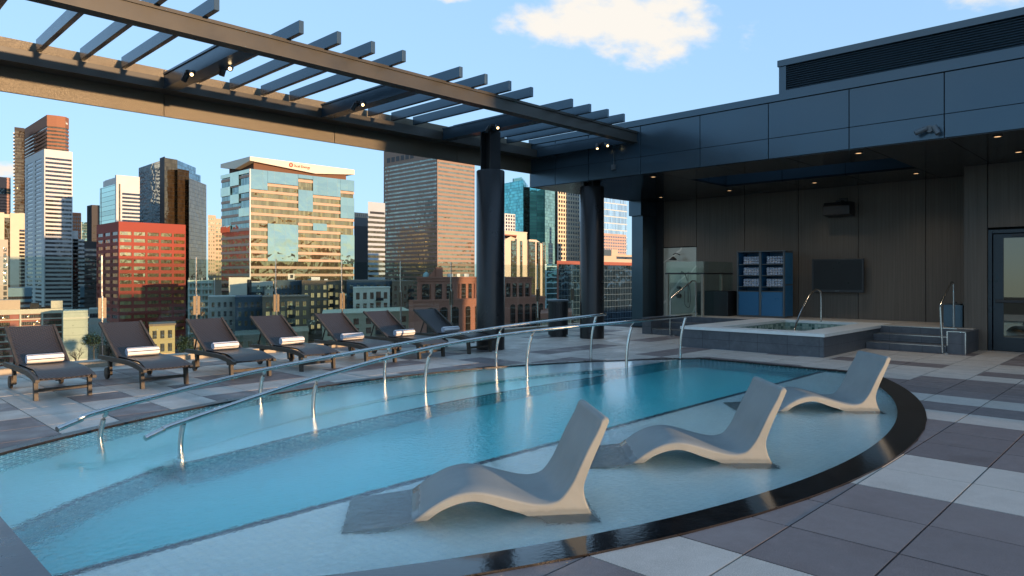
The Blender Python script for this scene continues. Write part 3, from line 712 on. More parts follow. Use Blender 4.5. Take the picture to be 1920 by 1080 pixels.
# =================================================================== HOTEL
def build_hotel():
    T = thing('hotel_building', 'dark metal clad hotel roof storey with a deep canopy over the spa', 'building', (18, 4, 0))
    P = M['panel']; X = 13.5; g = .008
    ys = [12.44, 11.56, 10.5, 9.0, 7.5, 6.0, 4.48, 2.96, 1.44, -.08, -1.6, -3.1, -4.6]
    zs = [3.87, 4.27, 4.975]
    for a, b in zip(ys[:-1], ys[1:]):
        for z0, z1 in zip(zs[:-1], zs[1:]):
            o = obj('fascia_panel', MB().box(X, X + .03, b + g, a - g, z0 + g * .6, z1 - g * .6), P, T, bev=.003)
    obj('fascia_backing', MB().box(X + .034, X + .30, -4.6, 12.43, 3.88, 5.0), M['blackgap'], T)
    obj('fascia_cap', MB().box(X - .02, X + .34, -4.62, 12.46, 4.985, 5.12), P, T)
    # end return of the canopy
    obj('end_panel', MB().box(X + .03, 18.6, 12.41, 12.44, 3.87, 4.97), P, T)
    # canopy roof with skylight opening
    sx0, sx1, sy0, sy1 = 15.02, 16.84, 4.20, 8.60
    m = MB()
    for bx in ((X + .31, sx0, -4.6, 12.40), (sx1, 19.6, -4.6, 12.40), (sx0, sx1, -4.6, sy0), (sx0, sx1, sy1, 12.40)): m.box(bx[0], bx[1], bx[2], bx[3], 4.7, 4.95)
    obj('canopy_roof', m, M['black'], T)
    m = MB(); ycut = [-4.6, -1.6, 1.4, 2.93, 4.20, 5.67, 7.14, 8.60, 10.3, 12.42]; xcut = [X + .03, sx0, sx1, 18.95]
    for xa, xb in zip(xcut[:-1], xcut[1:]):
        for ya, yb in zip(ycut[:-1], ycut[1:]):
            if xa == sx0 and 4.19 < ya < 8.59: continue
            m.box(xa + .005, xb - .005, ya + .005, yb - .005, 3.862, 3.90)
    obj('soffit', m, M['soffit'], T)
    m = MB(); ysk = [sy0, 5.67, 7.14, sy1]
    for a, b in zip(ysk[:-1], ysk[1:]): m.box(sx1, sx1 + .03, a + .005, b - .005, 3.905, 5.15); m.box(sx0 - .03, sx0, a + .005, b - .005, 3.905, 5.15)
    m.box(sx0 + .002, sx1 - .002, sy0 - .03, sy0, 3.905, 5.15); m.box(sx0 + .002, sx1 - .002, sy1, sy1 + .03, 3.905, 5.15)
    obj('skylight_shaft', m, P, T)
    for (x, y) in [(13.95, 8.95), (17.7, 11.1), (17.6, 8.9), (17.6, 6.65), (13.95, 4.46), (17.6, 4.41), (13.9, 2.28), (15.9, 2.28)]:
        d = obj('downlight', MB().lathe([(.0, 3.858), (.055, 3.858), (.055, 3.848), (.075, 3.848), (.075, 3.861)], (x, y), 20), M['black'], T); obj('lens', MB().lathe([(0, 3.853), (.052, 3.853)], (x, y), 20), emit('downlight_lens', (1., .6, .3), .5), d)
        ld = bpy.data.lights.new('downlight_beam', 'SPOT'); ld.energy = 15; ld.color = (1., .80, .58); ld.spot_size = math.radians(125); ld.spot_blend = 1.; ld.shadow_soft_size = .06
        lo = bpy.data.objects.new('downlight_beam', ld); COL.objects.link(lo); lo.parent = d; lo.location = (x, y, 3.83)
    # mechanical penthouse with louvres
    py1 = 5.80; px = X + .03
    m = MB().box(px + .06, 19, -4.6, py1 - .02, 5.0, 5.70); obj('penthouse_wall', m, M['blackgap'], T)
    m = MB().box(px - .03, px + .3, -4.6, py1 + .02, 5.66, 5.78); obj('penthouse_cap', m, P, T)
    m = MB().box(px, px + .05, -4.6, py1, 5.122, 5.18).box(px, px + .05, py1 - .14, py1, 5.18, 5.655).box(px + .05, 19., py1 - .02, py1, 5.122, 5.655); obj('penthouse_frame', m, P, T)
    m = MB(); n = 11
    for i in range(n):
        z = 5.19 + i * .043; m.add([(px + .008, -4.6, z), (px + .008, py1 - .142, z), (px + .045, py1 - .142, z + .034), (px + .045, -4.6, z + .034), (px + .006, -4.6, z + .006), (px + .006, py1 - .142, z + .006), (px + .043, py1 - .142, z + .040), (px + .043, -4.6, z + .040)], [(0, 1, 2, 3), (4, 5, 6, 7), (0, 1, 5, 4)])
    obj('louver', m, P, T)
    # rear wall in ribbed panels
    WX = 18.9; seams = [12.3, 11.75, 10.61, 9.10, 7.57, 6.05, 4.53, 3.3]
    for a, b in zip(seams[:-1], seams[1:]):
        if a == 11.75:
            obj('wall_panel', MB().box(WX, WX + .04, b + g, a - g, 2.45, 3.86), M['ribbed'], T); obj('marble_panel', MB().box(WX - .005, WX + .035, b + g, a - g, .02, 2.42), M['marble'], T)
        else: obj('wall_panel', MB().box(WX, WX + .04, b + g, a - g, .0, 3.86), M['ribbed'] if a < 12 else M['black'], T)
    obj('wall_backing', MB().box(WX + .05, 19.5, 3.0, 12.4, 0, 4.7), M['blackgap'], T)
    # projecting wall with the door
    DX = 17.25; dy0, dy1, dz = 1.75, 3.00, 2.50
    obj('wall_panel', MB().box(DX, DX + .04, dy1 + g, 3.42, 0, 3.86), M['ribbed'], T)
    obj('wall_panel', MB().box(DX, DX + .04, -.2, dy1 - g, dz + .05, 3.86), M['ribbed'], T)
    obj('wall_panel', MB().box(DX, DX + .04, -4.6, dy0 - 1.2, 0, dz + .04), M['ribbed'], T)
    obj('wall_backing', MB().box(DX + .22, DX + .5, -4.6, 3.40, 0, 4.6).box(DX + .05, WX, 3.32, 3.40, 0, 3.86), M['blackgap'], T)
    PD = metal_panel('door_paint', (.022, .034, .045), .3, .3)
    F = obj('door_frame', MB().box(DX + .03, DX + .18, dy1 - .07, dy1 - .004, 0, dz).box(DX + .03, DX + .18, dy0 - 1.2, dy1 - .074, dz - .07, dz).box(DX + .03, DX + .18, dy0 - .04, dy0 + .02, 0, dz - .07), PD, T)
    D = obj('door', MB().box(DX + .08, DX + .13, dy0 + .03, dy0 + .18, .01, dz - .09).box(DX + .08, DX + .13, dy1 - .26, dy1 - .085, .01, dz - .09).box(DX + .08, DX + .13, dy0 + .18, dy1 - .26, .01, .29).box(DX + .08, DX + .13, dy0 + .18, dy1 - .26, 2.33, dz - .09), PD, T)
    obj('door_glass', MB().box(DX + .10, DX + .11, dy0 + .18, dy1 - .26, .29, 2.33), M['doorglass'], D)
    obj('push_bar', MB().box(DX + .02, DX + .06, dy0 + .06, dy1 - .13, 1.0, 1.06).box(DX + .06, DX + .078, dy1 - .17, dy1 - .14, 1.0, 1.06), M['black'], D, bev=.01)
    obj('door_closer', MB().box(DX + .03, DX + .077, dy1 - .75, dy1 - .4, 2.36, 2.40), M['black'], D)
    # pier at the far end of the canopy
    obj('pier', MB().box(18.15, 18.88, 12.02, 12.42, 0, 3.4), P, T); obj('pier_head', MB().box(18.02, 18.88, 12.0, 12.44, 3.403, 3.86), P, T)
    # storeys under the deck, and an unseen wing added behind the camera to shade it
    obj('lower_storeys', MB().box(-8.2, 30, -24, 13.7, -38, -1.4), wall_mat('hotel_brick', (.2, .13, .1), .3), T)
    obj('added_shade_wing', MB().box(9.7, 30, -24, -12, -.06, 8.6), wall_mat('hotel_render', (.25, .22, .2)), T)
    m = MB()
    for i in range(9): m.box(9.4 + i * 2.3, 10.9 + i * 2.3, -11.99, -11.95, .9, 2.6); m.box(9.4 + i * 2.3, 10.9 + i * 2.3, -11.99, -11.95, 4.6, 6.4)
    obj('window', m, office_glass('wing_glass', (.2, .22, .25)), T)
    obj('side_block', MB().box(19.55, 30, -12, 11.5, -.06, 5.6), wall_mat('hotel_render', (.25, .22, .2)), T)
    return T
HOTEL = build_hotel()
# unseen low wall added behind the camera to set where low sun reaches
pw = obj('added_sun_wall', MB().box(-8.2, 9.6, -6.6, -6.35, 0, .22), wall_mat('parapet', (.3, .28, .25))); tag(pw, 'low unseen wall added behind the photographer to trim the low sun', 'wall')
# wall mounted light and conduit
t = thing('wall_light', 'double grey spotlight on the canopy fascia near the door side', 'wall light', (13.42, 3.15, 4.04))
obj('bracket', MB().tube([(13.49, 3.16, 4.04), (13.40, 3.16, 4.04)], .06, 18), M['greyframe'], t)
obj('lamp_head', MB().tube([(13.40, 3.20, 4.05), (13.34, 3.36, 3.98)], .045, 16), M['greyframe'], t); obj('lamp_head', MB().tube([(13.41, 3.09, 4.07), (13.38, 3.02, 3.93)], .045, 16), M['greyframe'], t)
t = thing('outlet_box', 'small grey outlet box on a thin conduit on the fascia above the far column', 'outlet box', (13.46, 10.0, 4.02))
obj('box', MB().box(13.44, 13.497, 9.68, 9.78, 4.05, 4.17), M['greyframe'], t, bev=.005); obj('conduit', MB().tube([(13.48, 9.73, 4.17), (13.48, 9.73, 4.62)], .008, 8), M['greyframe'], t)
t = thing('wall_speaker', 'black box loudspeaker mounted high on the dark ribbed wall', 'speaker', (18.6, 6.4, 3.3))
pr = [(18.36, 3.10), (18.72, 3.06), (18.72, 3.42), (18.42, 3.42), (18.34, 3.32)]
obj('cabinet', MB().extrude_prof(pr, lambda p, q: (p[0], q, p[1]), 6.08, 6.72), M['black'], t, bev=.01); obj('bracket', MB().box(18.5, 18.895, 6.34, 6.46, 3.425, 3.47).box(18.86, 18.895, 6.3, 6.5, 3.3, 3.56), M['black'], t)
obj('badge', MB().box(18.352, 18.36, 6.44, 6.46, 3.2, 3.225), M['steel'], t)
t = thing('television', 'flat black television tilted out from the dark ribbed wall', 'television', (18.7, 6.45, 1.55))
def tv(p, q): a = math.radians(-4); return (18.66 + p[0] * math.cos(a) - (q - 6.48) * .07, q, 1.56 + p[1] + p[0] * .1)
obj('frame', MB().extrude_prof([(0, -.43), (.06, -.43), (.06, .43), (0, .43)], tv, 5.86, 7.10), M['black'], t, bev=.006)
obj('screen', MB().extrude_prof([(-.004, -.36), (-.001, -.36), (-.001, .40), (-.004, .40)], tv, 5.90, 7.06), M['screen'], t)
obj('wall_bracket', MB().box(18.72, 18.89, 6.3, 6.7, 1.4, 1.7), M['black'], t)
obj('logo', MB().extrude_prof([(-.006, -.40), (-.002, -.40), (-.002, -.385), (-.006, -.385)], tv, 6.43, 6.53), M['greyframe'], t)

# =================================================================== SPA TERRACE
Z1 = .45
def terrace():
    T = thing('spa_terrace', 'raised slate terrace with three steps behind the spa', 'terrace', (17, 6, 0))
    m = MB()
    for a, b in zip([3.20, 4.96, 6.1, 7.4, 8.03, 9.1], [4.955, 6.1, 7.4, 8.02, 9.1, 10.6]): m.box(17.0 if (b < 5 or a > 8) else 17.75, 17.9 + (0 if (b < 5 or a > 8) else .0), a + .003, b - .003, .41, Z1); m.box(17.9 + .004, 18.895, a + .003, b - .003, .41, Z1)
    obj('paving', m, M['pav_light'], T)
    obj('riser', MB().box(16.93, 17.0, 3.48, 4.96, .0, Z1 - .004).box(17.0, 18.89, 3.2, 4.965, 0, .405).box(17.75, 18.89, 4.965, 8.03, 0, .405).box(17.0, 18.89, 8.03, 10.58, 0, .405), M['slate'], T)
    for k, (x, z) in enumerate([(15.98, .15), (16.46, .30)]):
        st = obj('step', MB().box(x, 16.93, 3.48, 4.96, z - .15 + (.002 if k else 0), z - .002), M['slate'], T, bev=.004); obj('nosing', MB().box(x - .004, x + .012, 3.48, 4.96, z - .012, z + .003), M['steel'], st)
    obj('nosing', MB().box(16.92, 16.94, 3.48, 4.96, Z1 - .012, Z1 + .003), M['steel'], T)
    obj('side_block', MB().box(16.05, 17.2, 3.15, 3.475, 0, Z1 - .01), M['slate'], T)
    obj('block_trim', MB().box(16.04, 16.052, 3.145, 3.165, 0, Z1 - .005).box(16.04, 16.052, 3.145, 3.475, Z1 - .015, Z1).box(16.04, 16.052, 3.455, 3.478, .16, Z1 - .015), M['steel'], T)
    for k, (x, z) in enumerate([(15.98, .15), (16.46, .30)]):
        st = obj('step', MB().box(x, 16.93, 8.04, 10.3, z - .15 + (.002 if k else 0), z - .002), M['slate'], T); obj('nosing', MB().box(x - .004, x + .012, 8.04, 10.3, z - .012, z + .003), M['steel'], st)
    obj('riser', MB().box(16.93, 16.995, 8.04, 10.58, .0, Z1 - .004), M['slate'], T)
    obj('side_block', MB().box(15.95, 17.0, 10.302, 10.58, 0, Z1 - .01), M['slate'], T)
    T = thing('spa', 'square raised spa with pale stone rim, slate sides and mosaic lining', 'hot tub', (15.5, 6.5, 0))
    ox0, ox1, oy0, oy1 = 14.05, 17.42, 5.52, 7.30; X0, X1, Y0, Y1 = 13.60, 17.74, 4.97, 8.02
    m = MB().box(X0, X0 + .2, Y0, Y1, 0, .385).box(X0 + .2, X1, Y0, Y0 + .2, 0, .385).box(X0 + .2, X1, Y1 - .2, Y1, 0, .385); obj('side_wall', m, M['slate'], T)
    e = .03; m = MB().box(X0 - e, ox0, Y0 - e, Y1, .39, Z1).box(ox1, X1 - .004, Y0 - e, Y1, .39, Z1 + .002).box(ox0, ox1, Y0 - e, oy0, .39, Z1).box(ox0, ox1, oy1, Y1, .39, Z1); obj('rim', m, M['rim'], T)
    m = MB(); i = .04; m.box(ox0 - i, ox0 - .001, oy0 - i, oy1 + i, -.5, .389).box(ox1 + .001, ox1 + i, oy0 - i, oy1 + i, -.5, .389).box(ox0, ox1, oy0 - i, oy0 - .001, -.5, .389).box(ox0, ox1, oy1 + .001, oy1 + i, -.5, .389); obj('lining', m, M['spa_mosaic'], T)
    obj('spa_floor', MB().box(ox0, ox1, oy0, oy1, -.52, -.5), M['pooltile'], T)
    obj('spa_water', MB().box(ox0 - .02, ox1 + .02, oy0 - .02, oy1 + .02, -.51, .25), M['spawater'], T)
terrace()
def rail_thing(label, pts, loc, flange=None):
    T = thing('grab_rail', label, 'grab rail', loc); obj('rail', MB().tube(bezline(pts, 5), .021, 12), M['steel'], T)
    if flange: obj('flange', MB().lathe([(0, flange[2] + .0), (.06, flange[2]), (.06, flange[2] + .015), (.03, flange[2] + .02)], flange[:2], 20), M['steel'], T)
rail_thing('arched steel grab rail dipping into the spa in front of the television', [(17.0, 6.27, .46), (17.0, 6.27, .9), (16.97, 6.27, 1.16), (16.8, 6.27, 1.23), (16.55, 6.26, 1.21), (16.1, 6.24, 1.02), (15.6, 6.22, .68), (15.25, 6.21, .30), (15.2, 6.2, .1)], (17.0, 6.27, .45))
def poly_rail(label, pts, loc, fl):
    T = thing('grab_rail', label, 'grab rail', loc)
    obj('rail', MB().tube([p for p in pts], .02, 12), M['steel'], T)
    obj('flange', MB().lathe([(0, fl[2]), (.06, fl[2]), (.06, fl[2] + .015), (.03, fl[2] + .025)], fl[:2], 20), M['steel'], T)
poly_rail('bent steel grab rail at the right hand steps by the door', [(15.92, 3.52, .02), (15.92, 3.56, .95 - .02), (15.93, 3.56, .96), (16.75, 3.54, 1.42), (16.83, 3.54, 1.42), (16.88, 3.53, 1.38), (16.9, 3.53, .46)], (15.92, 3.52, 0), (15.92, 3.46, .003))
poly_rail('bent steel grab rail at the left hand steps in front of the shower', [(15.95, 9.72, .02), (15.95, 9.72, .93), (15.97, 9.71, .97), (16.9, 9.62, 1.42), (17.02, 9.6, 1.42), (17.06, 9.6, 1.38), (17.06, 9.6, .46)], (15.95, 9.72, 0), (15.95, 9.6, .003))
t = thing('equipment_box', 'dark metal box standing on the terrace behind the right hand steps', 'box', (17.4, 3.6, Z1))
obj('box', MB().box(17.26, 17.6, 3.45, 3.80, Z1, .93), M['panel'], t, bev=.004); obj('lid', MB().box(17.3, 17.56, 3.5, 3.75, .932, .955).tube([(17.4, 3.6, .955), (17.4, 3.6, 1.0)], .02), M['black'], t)
# dark planter box and glass screen by the shower
t = thing('planter_box', 'long black metal box on the terrace left of the blue towel cabinet', 'box', (18, 9.5, Z1))
obj('box', MB().box(17.75, 18.75, 9.02, 9.95, Z1, 1.12), M['black'], t, bev=.004); obj('top', MB().box(17.77, 18.73, 9.04, 9.93, 1.122, 1.14), M['black'], t)
t = thing('glass_screen', 'waist high glass screen with tan posts in front of the marble shower wall', 'glass screen', (17.5, 10.4, 0))
def seg_pane(a, b, z0, z1, th=.008):
    a = Vector(a); b = Vector(b); d = (b - a).normalized(); n = Vector((-d.y, d.x)) * th
    return MB().prism([(a.x - n.x, a.y - n.y), (b.x - n.x, b.y - n.y), (b.x + n.x, b.y + n.y), (a.x + n.x, a.y + n.y)], z0, z1)
A, Bp, Cp = (17.35, 10.55), (17.75, 9.98), (18.85, 9.0)
A, Bp, Cp = (17.2, 10.62), (17.4, 9.42), (18.3, 8.95)
obj('pane', seg_pane((17.2, 10.6), (17.2, 9.45), .46, 1.95), M['glass'], t); obj('pane', seg_pane((17.22, 9.44), (18.85, 9.44), .46, 1.95), M['glass'], t)
obj('top_bar', MB().tube([(17.17, 10.62, 1.62), (17.17, 9.42, 1.62), (18.8, 9.42, 1.62)], .022, 8), M['black'], t)
for (x, y) in ((17.17, 10.55), (17.17, 9.46), (18.2, 9.46)): obj('post', MB().box(x - .03, x + .03, y - .03, y + .03, .45, 1.6), M['curb'], t)
# shower fittings
t = thing('shower', 'black rain shower set on the veined marble wall', 'shower', (18.85, 11.2, 1.5))
obj('shower_arm', MB().tube(bezline([(18.89, 11.18, 2.2), (18.7, 11.18, 2.24), (18.55, 11.2, 2.2)]), .014, 8), M['black'], t)
obj('shower_head', MB().lathe([(0, 2.14), (.02, 2.14), (.11, 2.06), (.11, 2.03), (0, 2.03)], (18.55, 11.2), 24), M['black'], t)
obj('slide_bar', MB().tube([(18.82, 10.85, .75), (18.82, 10.85, 1.68)], .012, 8), M['black'], t); obj('hand_shower', MB().tube([(18.80, 10.85, 1.4), (18.76, 10.92, 1.62), (18.66, 10.98, 1.66)], [.014, .016, .045], 12), M['black'], t)
obj('hose', MB().tube(bezline([(18.8, 10.85, 1.4), (18.78, 10.75, 1.0), (18.8, 10.8, .62), (18.85, 10.98, .7), (18.87, 11.0, 1.1)]), .008, 6), M['black'], t)
for z in (1.2, .95): obj('valve', MB().tube([(18.89, 11.18, z), (18.8, 11.18, z)], .07 if z < 1 else .045, 20), M['black'], t)

# towel cabinet
def cabinet():
    x0, x1, y0, y1, z0, z1 = 17.95, 18.5, 7.55, 8.86, Z1 + .01, 2.22
    T = thing('towel_cabinet', 'tall blue cabinet of open shelves and two doors beside the television', 'cabinet', (x0, y0, z0))
    ym = (y0 + y1) / 2; th = .03
    obj('frame', MB().box(x0, x1, y0, y0 + .04, z0, z1 - .03).box(x0, x1, y1 - .04, y1, z0, z1 - .03).box(x0, x1, ym - .03, ym + .03, z0, z1 - .03).box(x0 - .01, x1 + .01, y0 - .015, y1 + .015, z1 - .028, z1), M['greyframe'], T, bev=.003)
    obj('back_panel', MB().box(x1 - .02, x1 - .002, y0 + .042, y1 - .042, z0, z1 - .032), M['blue'], T)
    obj('side_panel', MB().box(x0 + .05, x1 - .03, y0 - .006, y0 - .001, z0 + .04, 1.30).box(x0 + .05, x1 - .03, y0 - .006, y0 - .001, 1.34, z1 - .06), M['blue'], T)
    out = []
    for a, b in ((y0 + .042, ym - .032), (ym + .032, y1 - .042)):
        obj('inner_lining', MB().box(x0 + .03, x1 - .022, b - .006, b - .001, 1.18, z1 - .034), M['blue'], T); obj('inner_lining', MB().box(x0 + .03, x1 - .022, a + .001, a + .006, 1.18, z1 - .034), M['blue'], T)
        for z in (1.27, 1.57, 1.87): obj('shelf', MB().box(x0 + .01, x1 - .022, a + .007, b - .007, z - .018, z), M['greyframe'], T); out.append((a, b, z))
        obj('shelf', MB().box(x0 + .01, x1 - .022, a + .007, b - .007, 1.13, 1.15), M['greyframe'], T)
        d = obj('door', MB().box(x0 - .002, x0 + .018, a + .006, b - .006, z0 + .04, 1.125), M['blue'], T, bev=.003); obj('handle', MB().tube([(x0 - .02, b - .03, .95), (x0 - .02, b - .03, 1.05)], .006, 6), M['steel'], d)
    obj('plinth', MB().box(x0 + .005, x1 - .005, y0 + .042, y1 - .042, z0, z0 + .036), M['greyframe'], T)
    return out
shelves = cabinet()
tm = make_towel(.036, .30).mesh('shelf_towel', [M['towel'], M['towel_end']])
names = ['cabinet\'s lower right', 'cabinet\'s middle right', 'cabinet\'s upper right', 'cabinet\'s lower left', 'cabinet\'s middle left', 'cabinet\'s upper left']
for (a, b, z), nm in zip(shelves, names):
    n = 6
    for r in range(3):
        for k in range(n):
            o = link('shelf_towel', tm, None, (18.13, a + .045 + k * .074, z + .036 + r * .068), (random.uniform(0, 6), 0, 0)); o.location.x += random.uniform(-.01, .01)
            tag(o, 'rolled towel, %s row, %s from left, in the %s shelf' % (['bottom', 'middle', 'top'][r], ['sixth', 'fifth', 'fourth', 'third', 'second', 'first'][k], nm), 'towel', 'rolled towels in the blue cabinet')
# litter bin
t = thing('litter_bin', 'round black slatted litter bin between the two round columns', 'litter bin', (13.72, 11.65, 0))
bx, by = 13.72, 11.65
obj('liner', MB().lathe([(0, .02), (.2, .02), (.225, .08), (.235, .86), (0, .86)], (bx, by), 32), M['blackgap'], t)
m = MB()
for k in range(36):
    a0, a1 = 2 * math.pi * (k - .36) / 36, 2 * math.pi * (k + .36) / 36
    m.prism([(bx + .24 * math.cos(a0), by + .24 * math.sin(a0)), (bx + .255 * math.cos(a0), by + .255 * math.sin(a0)), (bx + .255 * math.cos(a1), by + .255 * math.sin(a1)), (bx + .24 * math.cos(a1), by + .24 * math.sin(a1))], .05, .89)
obj('slats', m, M['black'], t); obj('lid_ring', MB().lathe([(.12, .90), (.27, .90), (.275, .925), (.25, .945), (.12, .93)], (bx, by), 36), M['greyframe'], t); obj('base', MB().lathe([(0, .0), (.22, .0), (.22, .05), (0, .05)], (bx, by), 24), M['black'], t)

# =================================================================== GLASS FENCE
def fence():
    T = thing('glass_fence', 'tall clear glass windscreen with steel clamp posts along the deck edge', 'fence', (9, 13.45, 0))
    px = [-2.6, -1.03, .55, 2.13, 3.72, 5.31, 6.91, 8.46, 10.06, 11.64, 13.25, 14.91, 16.48, 17.95]
    for a, b in zip(px[:-1], px[1:]): obj('glass_panel', MB().box(a + .012, b - .012, 13.444, 13.456, .14, 1.86), M['glass'], T)
    proto = None
    for x in px:
        q = T if proto is None else None
        if proto is None:
            p = MB().box(-.012, .012, 13.40, 13.43, .08, 1.20).box(-.011, .011, 13.425, 13.4425, .08, 1.90); proto = obj('post', p, M['steel'], T); b0 = proto.location.copy(); proto.location = b0 + Vector((x, 0, 0)); bevel(proto, .003)
            for bb in ((-.062, -.014, .82, 1.17), (.014, .062, .82, 1.17), (-.05, -.014, .12, .36), (.014, .05, .12, .36)):
                cl = obj('clamp', MB().box(bb[0], bb[1], 13.41, 13.438, bb[2], bb[3]), M['clamp'], proto, world=False); cl.location = (0, 0, 0)
        else:
            c = proto.copy(); COL.objects.link(c); c.location = b0 + Vector((x, 0, 0)); 
            for ch in list(proto.children): k = ch.copy(); COL.objects.link(k); k.parent = c
    T = tag(obj('deck_curb', MB().box(-8, 18.0, 13.305, 13.62, -.05, .10).box(-8, 18, 13.62, 14.05, -.1, .055), M['curb']), 'tan stone curb under the glass windscreen', 'curb')
fence()

# =================================================================== CITY
GZ = -38.0
def glass_of(kind):
    return {'dark': office_glass('dark_glass', (.10, .10, .11), .8, .04, 1.5, 0., .06),
            'bronze': office_glass('bronze_glass', (.26, .17, .09), .85, .03, 1.6, 3.4, .05, .35, .12),
            'amber': office_glass('amber_glass', (.62, .40, .17), .9, .03, 1.25, 0., .10, .45, .15),
            'silver': office_glass('silver_glass', (.62, .66, .50), .95, .02, 6.0, 0., .01, .3, .12, (.2, .25, .25), 0., .08),
            'teal': office_glass('teal_glass', (.16, .50, .50), .95, .02, 3.0, 3.9, .05, .5, .06, (.03, .10, .12)),
            'green': office_glass('green_glass', (.42, .62, .52), .9, .03, 40., 3.9, .06, .2, .1, (.2, .28, .25)),
            'navy': office_glass('navy_glass', (.03, .06, .09), .6, .05, 1.6, 2.2, .05, .3, .2, (.06, .10, .13)),
            'blue': office_glass('blue_glass', (.22, .34, .40), .9, .03, 3.0, 3.6, .06, .06, .1, (.04, .06, .07)),
            'lit': office_glass('added_glow_window', (.95, .78, .42), .9, .06, 1.2, 0., .12, .12, .4, (.02, .02, .02), 0., .35, 0., .22),  # added emission, standing in for golden sky reflections on the panes
            'apt': office_glass('flat_window', (.42, .41, .34), .85, .05, .9, 0., .1, .2, .4, (.02, .02, .02), 0., .35, .25)}[kind]
class Tower:
    def __init__(s, name, label, cat, P, LX, LY, zt, zb=GZ, group=None):
        s.P = Vector((P[0], P[1], 0)); s.LX, s.LY, s.zt, s.zb = LX, LY, zt, zb
        s.T = thing(name, label, cat, (P[0], P[1], zb), group); s.count = 0; s.shear = 0.
    def part(s, name, mb, mat, parent=None, kind=None, bev=0):
        """mb is in local coordinates: corner of the tower at x=y=0, z in world heights"""
        for i, v in enumerate(mb.v): mb.v[i] = (v[0] + max(0., v[1]) * s.shear, v[1], v[2] - s.zb)
        mats = list(mat) if isinstance(mat, (list, tuple)) else [mat]
        if s.shear and len(mats) > 1: mats = mats[:1]; mb.m = [0] * len(mb.m)
        o = link(name, mb.mesh(name, mats), parent or s.T); return o
def shear_of(u): r = ray(u); return r[0] / r[1] + .02
def place(uc, d, uL, uR, vt):
    P = at_depth(uc, d); LX = on_y(uR, P.y)[0] - P.x if uR > uc else None; LY = on_x(uL, P.x)[0] - P.y if uL < uc else None
    return P, LX, LY, z_at(vt, d)
def ribbon_tower(name, label, cat, uc, d, uL, uR, vt, wall, glass, fh=3.9, sill=.5, top=6., zmin=-30, LY=None, LX=None, piersX=(), piersY=(), pw=1.2, inset=.3, group=None, colw=0.0, capw=None, maxn=60, glassL=None):
    P, lx, ly, zt = place(uc, d, uL, uR, vt); sh = shear_of(uc) if LY else 0.; LX = LX or lx; LY = LY or ly
    t = Tower(name, label, cat, P, LX, LY, zt, GZ, group); t.shear = sh
    m = MB(); m.box(inset + .3, LX - inset - .3, inset + .3, LY - inset - .3, GZ, zt - .5)
    m.box(0, LX, 0, LY, zt - top, zt)
    z = zt - top; k = 0
    rib = []
    while z - fh > zmin and k < maxn:
        rib.append((z - fh * (1 - sill), z)); m.box(0, LX, 0, LY, z - fh, z - fh * (1 - sill)); z -= fh; k += 1
    m.box(0, LX, 0, LY, GZ, z)
    for a, b in piersX: m.box(LX * a, LX * b, -.05, inset + .4, z, zt - top)
    for a, b in piersY: m.box(-.05, inset + .4, LY * a, LY * b, z, zt - top)
    t.part('wall', m, wall)
    for (a, b) in rib:
        q = MB().box(inset, LX - inset, inset, LY - inset, a - .02, b + .02)
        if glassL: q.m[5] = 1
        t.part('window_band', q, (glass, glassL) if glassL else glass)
    return t
def punched(t, x0, x1, z0, z1, nx, nz, face, glass, w=.6, hfr=.55, frame=None, name='window', depth=.25, arch=False, cap=90, skip=None):
    """separate panes set in a face; returns nothing. face 'X' looks to -Y, face 'Y' looks to -X (coordinate runs along +Y)"""
    cw, ch = (x1 - x0) / nx, (z1 - z0) / nz
    me = {}
    rest = MB()
    for j in range(nz):
        for i in range(nx):
            if skip and skip(i, nz - 1 - j): continue
            c = x0 + cw * (i + .5); zc = z1 - ch * (j + .5); W2, H2 = cw * w / 2, ch * hfr / 2
            def mk(cx, cz):
                m = MB()
                if arch:
                    pts = [(-W2, -H2), (W2, -H2), (W2, H2 * .78)] + [(W2 * math.cos(a), H2 * .78 + H2 * .22 * math.sin(a)) for a in frange(0, math.pi, 7)[1:-1]] + [(-W2, H2 * .78)]
                else: pts = [(-W2, -H2), (W2, -H2), (W2, H2), (-W2, H2)]
                if face == 'X': m.extrude_prof(pts, lambda p, q: (p[0] + cx, q, p[1] + cz), -.04, .12)
                else: m.extrude_prof(pts, lambda p, q: (q, p[0] + cx, p[1] + cz), -.04, .12)
                return m
            if t.count < cap:
                if 'm' not in me: me['m'] = mk(0, 0).mesh(name, [glass])
                o = link(name, me['m'], t.T); o.location = (c, 0, zc - t.zb) if face == 'X' else (0, c, zc - t.zb); t.count += 1
            else:
                q = mk(c, zc); rest.add(q.v, q.f)
    if rest.f:
        o = t.part(name, rest, glass); o['kind'] = 'stuff'
def recess_grid(m, L, z0, z1, nx, nz, face, w, hfr, depth=.5, x0=0.):
    """wall skin with real openings: horizontal bands and piers standing proud of the core"""
    cw, ch = (L - x0) / nx, (z1 - z0) / nz; H = ch * hfr
    def bx(a, b, c, d):
        if face == 'X': m.box(a, b, -depth, 0, c, d)
        else: m.box(-depth, 0, a, b, c, d)
    for j in range(nz + 1):
        lo = z0 + j * ch - (ch - H) / 2; hi = lo + (ch - H); bx(x0, L, max(lo, z0), min(hi, z1))
    for i in range(nx + 1):
        a = x0 + i * cw - cw * (1 - w) / 2; b = a + cw * (1 - w); a, b = max(a, x0), min(b, L)
        for j in range(nz): bx(a, b, z0 + j * ch + (ch - H) / 2, z0 + (j + 1) * ch - (ch - H) / 2)
def box_tower(name, label, cat, uc, d, uL, uR, vt, wall, LX=None, LY=None, zb=GZ, group=None):
    P, lx, ly, zt = place(uc, d, uL, uR, vt); t = Tower(name, label, cat, P, LX or lx, LY or ly, zt, zb, group); t.shear = shear_of(uc) if LY else 0.; return t

